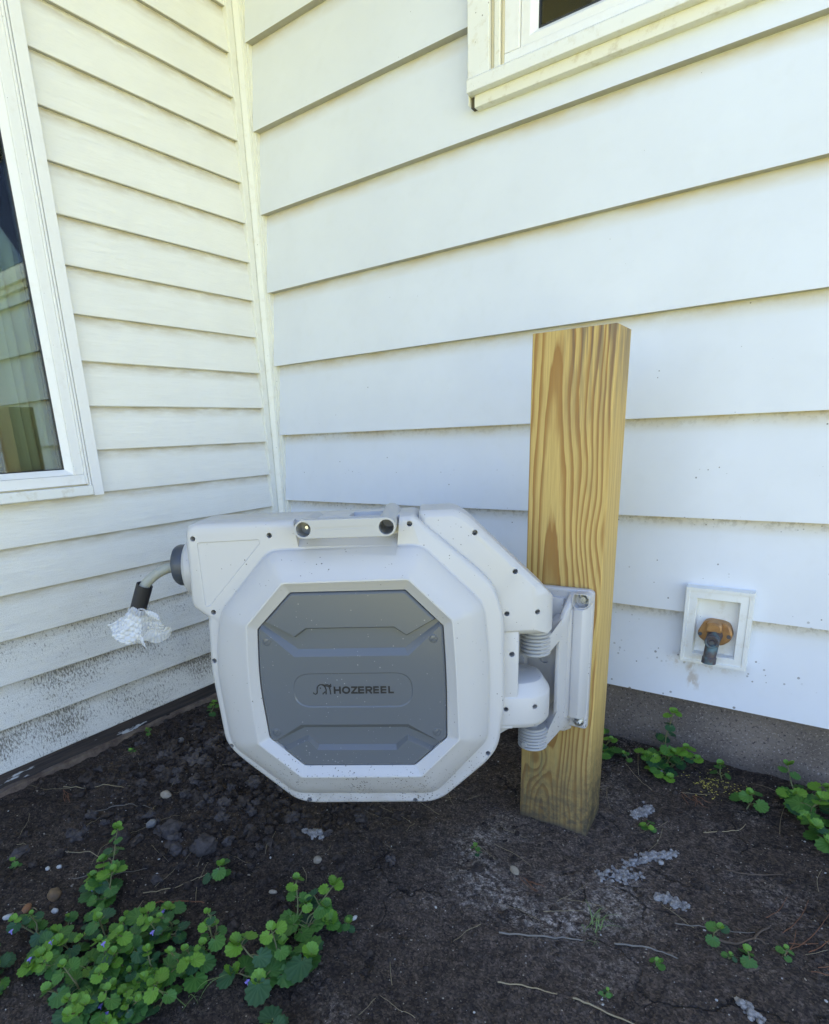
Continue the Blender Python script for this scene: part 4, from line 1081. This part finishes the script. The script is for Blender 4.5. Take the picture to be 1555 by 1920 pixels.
# countless small crumbs of soil over the mound
def scatter(name, n, fn, mat, label, sub=1, amp=.4, sq=(1, 1, .8)):
    bm = bmesh.new(); rr = random.Random(len(name) * 13 + n)
    for k in range(n):
        x, y, r = fn(rr)
        if 1.005 < x < 1.165 and -.355 < y < -.25: continue
        blob(bm, (x, y, H(x, y) + r * .25), r, (sq[0] * rr.uniform(.8, 1.2), sq[1] * rr.uniform(.7, 1.1), sq[2] * rr.uniform(.7, 1.1)), sub, amp, 1.4, rr.uniform(0, 99), rr.uniform(0, 6))
    o = build(name, bm, mat, None, ang=34); tag(o, label, 'soil crumbs' if 'crumb' in name else 'litter', None, 'stuff'); return o
def mound(rr):
    while 1:
        x = rr.gauss(.36, .20); y = rr.gauss(-.55, .15)
        if x > .02 and y < -.05 and y > -1.1: break
    return x, y, .0020 + .0095 * rr.random() ** 2.8
scatter('soil_crumbs', 3400, mound, clodm, 'loose dark soil crumbs heaped under the left side of the reel', 2, .75)
def mound2(rr):
    while 1:
        x = rr.gauss(.36, .17); y = rr.gauss(-.60, .13)
        if x > .06 and y < -.2 and math.hypot(x - .335, y + .741) > .03: break
    return x, y, .006 + .009 * rr.random()
scatter('soil_crumbs', 110, mound2, clod2, 'paler dry crumbs lying on top of the dark soil heap', 3, .8)
def anyw(rr): return rr.uniform(.02, 1.75), rr.uniform(-1.25, -.02), .0010 + .0060 * rr.random() ** 4
scatter('soil_crumbs', 4200, anyw, clodm, 'fine soil crumbs spread over the whole bed', 1, .6)
def chips(rr): return rr.uniform(.02, 1.75), rr.uniform(-1.25, -.02), .0007 + .0022 * rr.random() ** 2.5
scatter('pale_chips', 620, chips, st_tan, 'tiny pale chips and seed husks sprinkled over the soil', 1, .3, (1.2, .7, .5))
scatter('white_chips', 260, chips, st_white, 'tiny white grit grains sprinkled over the soil', 1, .3, (1.1, .8, .6))
def yel(rr): return rr.gauss(1.335, .028), rr.gauss(-.045, .020), .0010 + .0012 * rr.random()
M = Mat('yellow_pollen_chip', (.45, .38, .06), .8); P = M.obj(); M.color(M.mix(M.noise(P, 90), (.5, .42, .07), (.34, .30, .06)))
scatter('yellow_litter', 130, yel, M.m, 'yellow flower litter on the soil near the right foundation', 1, .3, (1.3, .7, .5))

# ------------------------------------------------------------------ twigs and needles
def twig(name, pts, r, mat, label=None, cat='twig', group='dry twigs on the soil', lift=.003, bm=None):
    P_ = [Vector((a, b, 0)) for a, b in pts]; cc = catmull(P_, 7) if len(P_) > 2 else [P_[0].lerp(P_[1], k / 8) for k in range(9)]
    cc = [Vector((p.x, p.y, H(p.x, p.y) + lift + .0015 * noise.noise(p * 60))) for p in cc]; n = len(cc)
    own = bm is None
    if own: bm = bmesh.new(); o0 = cc[0].copy()
    else: o0 = Vector((0, 0, 0))
    tube(bm, [p - o0 for p in cc], [r * (1 - .45 * i / n) * (1 + .12 * noise.noise(p * 200)) for i, p in enumerate(cc)], 7)
    if own: return tag(build(name, bm, mat, None, loc=o0, ang=80), label, cat, group)
for pts, r, m, lb in [
    ([(1.405, -.482), (1.43, -.470), (1.452, -.446), (1.468, -.447)], .0022, tw_brown, 'bent brown twig lower right, its end hooked upwards'),
    ([(1.452, -.449), (1.457, -.430), (1.470, -.405)], .0022, tw_brown, 'short brown twig forming the hook of the bent twig'),
    ([(1.275, -.568), (1.31, -.556), (1.337, -.548), (1.362, -.545)], .0016, tw_grey, 'pale grey broken stick right of the grass tuft'),
    ([(1.118, -.655), (1.16, -.636), (1.20, -.608), (1.232, -.588)], .0018, tw_grey, 'grey twig left of the grass tuft'),
    ([(1.345, -.478), (1.37, -.468), (1.40, -.452), (1.43, -.444), (1.452, -.430)], .0011, tw_grey, 'thin wavy grey twig above the bent brown twig'),
    ([(1.155, -.735), (1.20, -.716), (1.235, -.708)], .0012, tw_straw, 'short straw stalk lower middle of the photo'),
    ([(1.255, -.700), (1.30, -.690), (1.37, -.680)], .0015, tw_straw, 'long straw stalk near the bottom right'),
    ([(.290, -.965), (.36, -.930), (.42, -.915)], .0009, tw_straw, 'thin straw stem arching above the tall ivy shoot'),
    ([(.395, -.985), (.430, -.945), (.50, -.890)], .0009, tw_grey, 'long thin stem pointing at the mound, lower left'),
    ([(.425, -.965), (.445, -.960), (.475, -.955)], .0010, tw_straw, 'short straw right of the yellow brown stone'),
    ([(.545, -.930), (.58, -.880), (.605, -.835)], .0010, tw_straw, 'thin stem standing up left of the small two leaf sprout'),
    ([(.580, -.935), (.61, -.905), (.655, -.880)], .0015, tw_red, 'reddish brown twig between the ivy plants'),
    ([(1.345, -.215), (1.37, -.200), (1.40, -.175), (1.41, -.150)], .0009, tw_straw, 'curved straw on the soil right of the mortar heap'),
    ([(1.395, -.300), (1.44, -.285), (1.48, -.255)], .0015, tw_brown, 'brown twig in front of the far right ivy plant'),
    ([(.085, -.850), (.15, -.800), (.22, -.76)], .0010, tw_straw, 'straw lying near the left wall ledge'),
    ([(.23, -.86), (.28, -.80), (.33, -.775)], .0010, tw_grey, 'dry vine stem on the soil under the left wall')]:
    twig('twig', pts, r, m, lb)
bm = bmesh.new(); rr = random.Random(3)
for k in range(110):
    x, y = rr.uniform(.05, 1.7), rr.uniform(-1.2, -.03); a = rr.uniform(0, 6.3); L = rr.uniform(.015, .055); b = rr.uniform(-.35, .35)
    if .98 < x < 1.2 and -.38 < y < -.22: continue
    p1 = (x + L * math.cos(a), y + L * math.sin(a)); p2 = (p1[0] + L * math.cos(a + b), p1[1] + L * math.sin(a + b))
    twig('', [(x, y), p1, p2], rr.uniform(.0003, .0006), None, lift=.0022, bm=bm)
    bm.faces.ensure_lookup_table()
o = build('pine_needles', bm, [tw_straw], None, ang=80); tag(o, 'dry pine needles and thin straws strewn over the soil', 'litter', None, 'stuff')
bm = bmesh.new()
for k in range(26):
    x, y = 1.56 + rr.uniform(-.10, .08), -.42 + rr.uniform(-.05, .04); a = rr.gauss(.9, .25); L = rr.uniform(.03, .06)
    twig('', [(x, y), (x + L * math.cos(a), y + L * math.sin(a)), (x + 2 * L * math.cos(a + .1), y + 2 * L * math.sin(a + .1))], .0007, None, lift=.003, bm=bm)
for cx, cy in ((1.30, -.115), (1.10, -.515), (.245, -.55), (.12, -.86)):
    for k in range(7):
        a = rr.gauss(-.5, .35); x, y = cx + rr.gauss(0, .008), cy + rr.gauss(0, .006)
        twig('', [(x, y), (x + .018 * math.cos(a), y + .018 * math.sin(a)), (x + .036 * math.cos(a), y + .036 * math.sin(a + .1))], .0006, None, lift=.003, bm=bm)
o = build('pine_needles', bm, [tw_red], None, ang=80); tag(o, 'reddish pine needles in small bunches on the soil', 'litter', None, 'stuff')

# ------------------------------------------------------------------ ground ivy
RIM = 36
def leaf(bm, vl, c, R0, up, fwd, mi, cup=.25, rr=random):
    up = up.normalized(); fwd = (fwd - up * fwd.dot(up)).normalized(); sd_ = fwd.cross(up)
    ph = rr.uniform(0, 6); lob = 11
    def P(r_, t, z): return c + fwd * (r_ * math.cos(t) * R0 + R0 * .55) + sd_ * (r_ * math.sin(t) * R0 * 1.06) + up * z
    cen = bm.verts.new(c + fwd * R0 * .12 + up * (-cup * R0 * .22)); cen[vl] = 1.0
    rows = []
    for ri, (rad, nn_) in enumerate(((.34, RIM), (.70, RIM), (1.0, RIM))):
        row = []
        for k in range(nn_):
            t = (-1 + 2 * (k + .5) / nn_) * math.pi * .955
            sc = 1 + (.085 * math.cos(lob * t) if ri == 2 else .02 * math.cos(lob * t))
            kid = 1 - .20 * math.exp(-((abs(t) - math.pi) / .5) ** 2)
            v0 = c + fwd * R0 * .12
            tgt = P(rad * sc * kid, t, 0)
            tgt = v0.lerp(P(sc * kid, t, 0), rad)
            wv_ = .026 * R0 * rad * math.cos(lob * t) + .05 * R0 * rad * math.sin(2 * t + ph) + .04 * R0 * rad * math.sin(3 * t + ph * 2)
            z_ = cup * R0 * (rad * rad * .55 - .22) * (1 if cup > 0 else 1) + wv_
            if ri == 2: z_ -= abs(cup) * R0 * .22
            v = bm.verts.new(tgt + up * z_); v[vl] = max(0, math.cos(lob * t)) * (.9 if ri < 2 else .35); row.append(v)
        rows.append(row)
    for k in range(RIM - 1):
        bm.faces.new((cen, rows[0][k], rows[0][k + 1])).material_index = mi
        for a, b in zip(rows, rows[1:]):
            bm.faces.new((a[k], b[k], b[k + 1], a[k + 1])).material_index = mi
def shoot(bmL, vl, bmS, base, tip, sag, n, s0, s1, rr, young=True, bright=0):
    "a stem from base to tip with n opposite leaf pairs, sizes from s0 down to s1"
    base, tip = Vector(base), Vector(tip)
    mid = (base + tip) / 2 + Vector((rr.uniform(-.01, .01), rr.uniform(-.01, .01), sag))
    P_ = [base.lerp(base, 0), base.lerp(mid, .5) + Vector((0, 0, sag * .2)), mid, mid.lerp(tip, .55) + Vector((0, 0, sag * .15)), tip]
    path = catmull(P_, 5); tube(bmS, path, [.0015 - .0006 * i / len(path) for i in range(len(path))], 6)
    L = len(path) - 1; az0 = rr.uniform(0, 3.14)
    for k in range(n):
        s = (k + .55) / n; i = min(L - 1, int(s * L)); p = path[i].lerp(path[i + 1], s * L - i)
        size = s0 + (s1 - s0) * s ** 1.3; size *= rr.uniform(.62, 1.18)
        az0 += math.pi / 2 + rr.uniform(-.3, .3)
        for sgn in (0, 1):
            a = az0 + math.pi * sgn + rr.uniform(-.3, .3); out = Vector((math.cos(a), math.sin(a), 0))
            pl = size * (1.25 if s < .55 else .75) * rr.uniform(.6, 1.1)
            q = p + out * pl + Vector((0, 0, pl * rr.uniform(.30, .75)))
            tube(bmS, [p, (p + q) / 2 + Vector((0, 0, pl * .12)), q], .0007, 5)
            tilt = rr.uniform(.10, .55)
            up = Vector((0, 0, 1)) + out * tilt * (1 if rr.random() < .75 else -.6) + Vector((rr.uniform(-.25, .25), rr.uniform(-.25, .25) - .12, 0))
            mi = 2 if (s > .82 and young) else (3 if rr.random() < .30 + bright else (1 if rr.random() < .45 else 0))
            leaf(bmL, vl, q - out * size * .1, size, up, out + Vector((rr.uniform(-.3, .3), rr.uniform(-.3, .3), 0)), mi, rr.uniform(.1, .5), rr)
    if young:
        for k in range(4):
            a = rr.uniform(0, 6.3); out = Vector((math.cos(a), math.sin(a), 0))
            leaf(bmL, vl, tip + out * .001 + Vector((0, 0, .001)), s1 * rr.uniform(.45, .75), Vector((0, 0, 1)) + out * -.9, out, 2, .5, rr)
def flower(bm, c, rr):
    for k in range(5):
        a = k * 1.257 + rr.uniform(-.2, .2); d = Vector((math.cos(a), math.sin(a), .5 * math.sin(a + 1)))
        s = Vector((-math.sin(a), math.cos(a), 0)); L = .0042 if k else .006
        p = [c, c + d * L * .6 + s * .0016, c + d * L, c + d * L * .6 - s * .0016]
        bm.faces.new([bm.verts.new(q) for q in p])
    tube(bm, [c - Vector((0, 0, .007)), c], [.0007, .0016], 6)
def plant(name, bx, by, shoots, label, seed, flowers=0, cat='ivy plant', group='ground ivy plants in the soil', bright=0, grass=0):
    rr = random.Random(seed); e = empty(name, (bx, by, H(bx, by)), label, cat, group); o0 = Vector((bx, by, H(bx, by)))
    bmL = bmesh.new(); vl = bmL.verts.layers.float.new('vein'); bmS = bmesh.new(); bmF = bmesh.new(); tips = []
    for (x0, y0, x1, y1, h, n, s0, s1) in shoots:
        b = Vector((x0, y0, H(x0, y0) - .002)) - o0; t = Vector((x1, y1, H(x1, y1) + h)) - o0
        shoot(bmL, vl, bmS, b, t, .25 * (t - b).length * rr.uniform(.1, .5), n, s0, s1, rr, True, bright); tips.append((b, t))
    lf = build('leaves', bmL, [leaf_a, leaf_b, leaf_c, leaf_d], e, ang=180)
    build('stems', bmS, stemm, e, ang=80)
    if flowers:
        for k in range(flowers):
            b, t = rr.choice(tips); flower(bmF, b.lerp(t, rr.uniform(.4, .9)) + Vector((rr.uniform(-.015, .015), rr.uniform(-.02, .005), rr.uniform(.004, .018))), rr)
            build('flower', bmF, petal, e, smooth=False); bmF = bmesh.new()
    bmF.free()
    return e
def field(poly, n, seed, h=(.02, .06), s=(.0125, .018), lean=.03, nl=(2, 4)):
    "shoots whose feet fill a polygon on the ground"
    rr = random.Random(seed); xs_ = [p[0] for p in poly]; ys_ = [p[1] for p in poly]; out = []
    def inside(x, y):
        c = False
        for i in range(len(poly)):
            x1, y1 = poly[i - 1]; x2, y2 = poly[i]
            if (y1 > y) != (y2 > y) and x < (x2 - x1) * (y - y1) / (y2 - y1) + x1: c = not c
        return c
    while len(out) < n:
        x, y = rr.uniform(min(xs_), max(xs_)), rr.uniform(min(ys_), max(ys_))
        if not inside(x, y): continue
        hh = rr.uniform(*h); s0 = rr.uniform(*s)
        out.append((x, y, x + rr.uniform(-lean, lean), y + rr.uniform(-lean, lean) - .01, hh, rr.randint(*nl), s0, s0 * .62))
    return out
# big lower-left mass, split into plants that grow from separate roots
plant('ivy_plant', .500, -.985, [(.500, -.985, .440, -.905, .085, 6, .0150, .0095), (.495, -.98, .462, -.95, .05, 4, .0150, .011), (.51, -.99, .50, -.955, .045, 3, .014, .010), (.50, -.985, .465, -.975, .030, 3, .014, .010)],
      'tall narrow ivy shoot rising highest at the top of the lower left clump', 11, 1, bright=.1)
plant('ivy_plant', .520, -1.055, field([(.47, -1.06), (.53, -1.00), (.58, -1.03), (.60, -1.10), (.55, -1.13), (.50, -1.12)], 12, 5, (.015, .045), (.009, .0165)),
      'spreading ivy plant at the left side of the lower left clump', 12, 3)
plant('ivy_plant', .640, -.965, field([(.58, -1.00), (.63, -.93), (.675, -.935), (.69, -.99), (.66, -1.04), (.60, -1.05)], 12, 9, (.02, .055), (.009, .0175), .022),
      'ivy plant with round blue green leaves in the middle of the lower left clump', 13, 4)
plant('ivy_plant', .740, -.955, field([(.70, -.965), (.73, -.925), (.765, -.935), (.78, -.985), (.75, -1.01), (.71, -1.0)], 6, 19, (.035, .07), (.0095, .0165), .018),
      'upright ivy plant with yellow green tips at the right side of the lower left clump', 14, 0, bright=.2)
plant('ivy_plant', .690, -1.075, field([(.62, -1.06), (.67, -1.00), (.75, -1.01), (.785, -1.015), (.78, -1.05), (.74, -1.10), (.66, -1.13)], 36, 23, (.015, .06), (.009, .0175), .022),
      'dense ivy plant at the bottom of the lower left clump', 15, 4)
plant('ivy_plant', .545, -1.165, field([(.50, -1.14), (.56, -1.14), (.60, -1.18), (.56, -1.21), (.50, -1.20)], 7, 31, (.02, .05)),
      'ivy plant cut by the left edge of the photo near the bottom', 16, 1)
plant('ivy_plant', .945, -.985, field([(.93, -.99), (.95, -.965), (.97, -.975), (.96, -1.0)], 3, 37, (.01, .03), (.011, .015), .015),
      'low ivy leaves on the bottom edge below the middle clump', 17, 1)
# middle clump
plant('ivy_plant', .850, -.830, [(.845, -.845, .800, -.790, .055, 4, .0135, .0085), (.855, -.84, .868, -.765, .060, 3, .0185, .0150), (.85, -.84, .835, -.80, .035, 3, .0150, .011), (.86, -.84, .885, -.80, .02, 2, .0165, .015), (.85, -.83, .87, -.79, .035, 2, .016, .013)],
      'ivy plant with one bright yellow green tip leaf, upper one in the lower middle', 21, 0, bright=.35)
plant('ivy_plant', .860, -.915, [(.875, -.905, .815, -.930, .045, 3, .0200, .0150), (.87, -.91, .840, -.885, .05, 3, .018, .010), (.875, -.905, .915, -.875, .035, 2, .0200, .018), (.87, -.915, .875, -.945, .02, 2, .020, .017), (.865, -.92, .83, -.955, .02, 2, .018, .015), (.88, -.90, .86, -.88, .03, 2, .017, .012)],
      'ivy plant with the largest round leaves, in the lower middle of the photo', 22, 1, bright=.05)
# by the right foundation
plant('ivy_plant', 1.235, -.030, [(1.235, -.025, 1.238, -.012, .125, 5, .0160, .0110), (1.235, -.03, 1.255, -.045, .05, 3, .016, .012), (1.23, -.03, 1.185, -.045, .025, 4, .012, .010), (1.24, -.03, 1.275, -.03, .060, 3, .0135, .009), (1.245, -.03, 1.300, -.035, .045, 3, .014, .010), (1.235, -.035, 1.215, -.075, .012, 3, .012, .010), (1.24, -.04, 1.255, -.08, .010, 3, .0125, .010), (1.225, -.03, 1.20, -.05, .030, 3, .013, .010)],
      'ivy plant growing up the concrete foundation right of the post', 31, 1, bright=.1)
plant('ivy_plant', 1.500, -.060, [(1.50, -.05, 1.462, -.012, .060, 2, .0150, .0120), (1.50, -.06, 1.475, -.055, .03, 3, .016, .013), (1.51, -.07, 1.525, -.075, .055, 3, .020, .013), (1.50, -.07, 1.50, -.105, .02, 2, .019, .016), (1.53, -.09, 1.520, -.14, .035, 2, .020, .018), (1.54, -.07, 1.57, -.06, .05, 3, .018, .013), (1.53, -.12, 1.545, -.165, .025, 2, .019, .017), (1.55, -.10, 1.59, -.13, .04, 3, .019, .014), (1.52, -.05, 1.53, -.02, .04, 3, .017, .012)],
      'broad ivy plant at the right edge of the photo under the foundation', 32, 0, bright=.3)
plant('ivy_plant', 1.080, -.045, [(1.08, -.05, 1.075, -.03, .05, 3, .016, .012), (1.09, -.06, 1.095, -.07, .03, 3, .014, .011), (1.10, -.05, 1.118, -.055, .05, 3, .015, .010), ],
      'shaded ivy plant half hidden behind the foot of the post', 33, 0)
plant('ivy_plant', .985, -.045, [(.98, -.045, .965, -.07, .05, 3, .02, .014), (.985, -.05, .975, -.08, .03, 2, .018, .014)],
      'shaded ivy leaves seen in the gap below the hinge arm', 34, 0)
# small sprouts
for i, (x, y, h, n, s0, lb) in enumerate([
    (.632, -.835, .030, 2, .0125, 'two leaf sprout alone on the soil between the mound and the middle ivy'),
    (.075, -.425, .045, 3, .0120, 'small leafy sprout against the left ledge close to the reel'),
    (.060, -.610, .018, 2, .0070, 'tiny three leaf sprout along the left ledge'),
    (.090, -.680, .012, 2, .0065, 'tiny low sprout lower down along the left ledge'),
    (1.002, -.503, .022, 2, .0075, 'narrow leaved sprout left of the foot of the post'),
    (1.252, -.262, .010, 3, .0075, 'low ring of leaves touching the mortar heap'),
    (1.350, -.025, .028, 2, .0120, 'little sprout on the soil between the two foundation ivies'),
    (1.405, -.095, .030, 2, .0130, 'two leaf sprout standing left of the far right ivy'),
    (.264, -1.035, .015, 2, .0070, 'small bright sprout at the left edge above the rust orange stone'),
    (.912, -.782, .012, 2, .0085, 'tiny round leaved sprout right of the bright tipped ivy'),
    (1.402, -.485, .022, 2, .0085, 'thin sprout beside the bent brown twig'),
    (1.450, -.478, .010, 1, .0110, 'single rounded leaf sprout right of the bent brown twig'),
    (1.338, -.580, .010, 2, .0060, 'bright green seedling below the pale broken stick'),
    (1.425, -.505, .008, 2, .0055, 'yellow green seedling under the thin sprout'),
    (1.490, -.452, .012, 2, .0070, 'bright seedling beside the red pine needles'),
    (1.290, -.655, .008, 2, .0050, 'tiny seedling near the bottom of the bed'),
    (1.150, -.045, .020, 2, .0080, 'small sprout between the post and the foundation ivy')]):
    rr_ = random.Random(90 + i)
    a = rr_.uniform(0, 6.3)
    plant('sprout', x, y, [(x, y, x + .4 * h * math.cos(a), y + .4 * h * math.sin(a), h, n, s0, s0 * .8)], lb, 60 + i, 0, 'sprout', 'small sprouts on the bare soil', bright=.4)
# grass blades
def blades(name, x, y, n, L, label, seed, spread=.02, dry=False):
    rr = random.Random(seed); bm = bmesh.new()
    for k in range(n):
        a = rr.uniform(0, 6.3); bx, by = rr.gauss(0, spread * .25), rr.gauss(0, spread * .25); l = L * rr.uniform(.6, 1.1); w_ = .0011
        d = Vector((math.cos(a), math.sin(a), 0)); s = Vector((-d.y, d.x, 0)); prev = None
        for i in range(7):
            t = i / 6; c = Vector((bx, by, 0)) + d * l * t * rr.uniform(.45, .55) * (1 + t * .5) + Vector((0, 0, l * (t - .62 * t * t) * 1.1))
            ww = w_ * (1 - t * .9)
            q = (bm.verts.new(c + s * ww), bm.verts.new(c + Vector((0, 0, -ww * .5))), bm.verts.new(c - s * ww))
            if prev:
                bm.faces.new((prev[0], prev[1], q[1], q[0])); bm.faces.new((prev[1], prev[2], q[2], q[1]))
            prev = q
    o = build(name, bm, grassm, None, loc=(x, y, H(x, y) - .001), ang=180); return tag(o, label, 'grass tuft', 'grass tufts')
blades('grass_tuft', 1.238, -.556, 16, .050, 'thin grass tuft in the lower right of the bare soil', 4, .05)
blades('grass_tuft', .800, -1.005, 5, .085, 'few broad grass blades among the ivy at the bottom', 5, .03)
blades('grass_tuft', .640, -1.08, 4, .075, 'single grass blades in the lower left ivy', 6, .03)
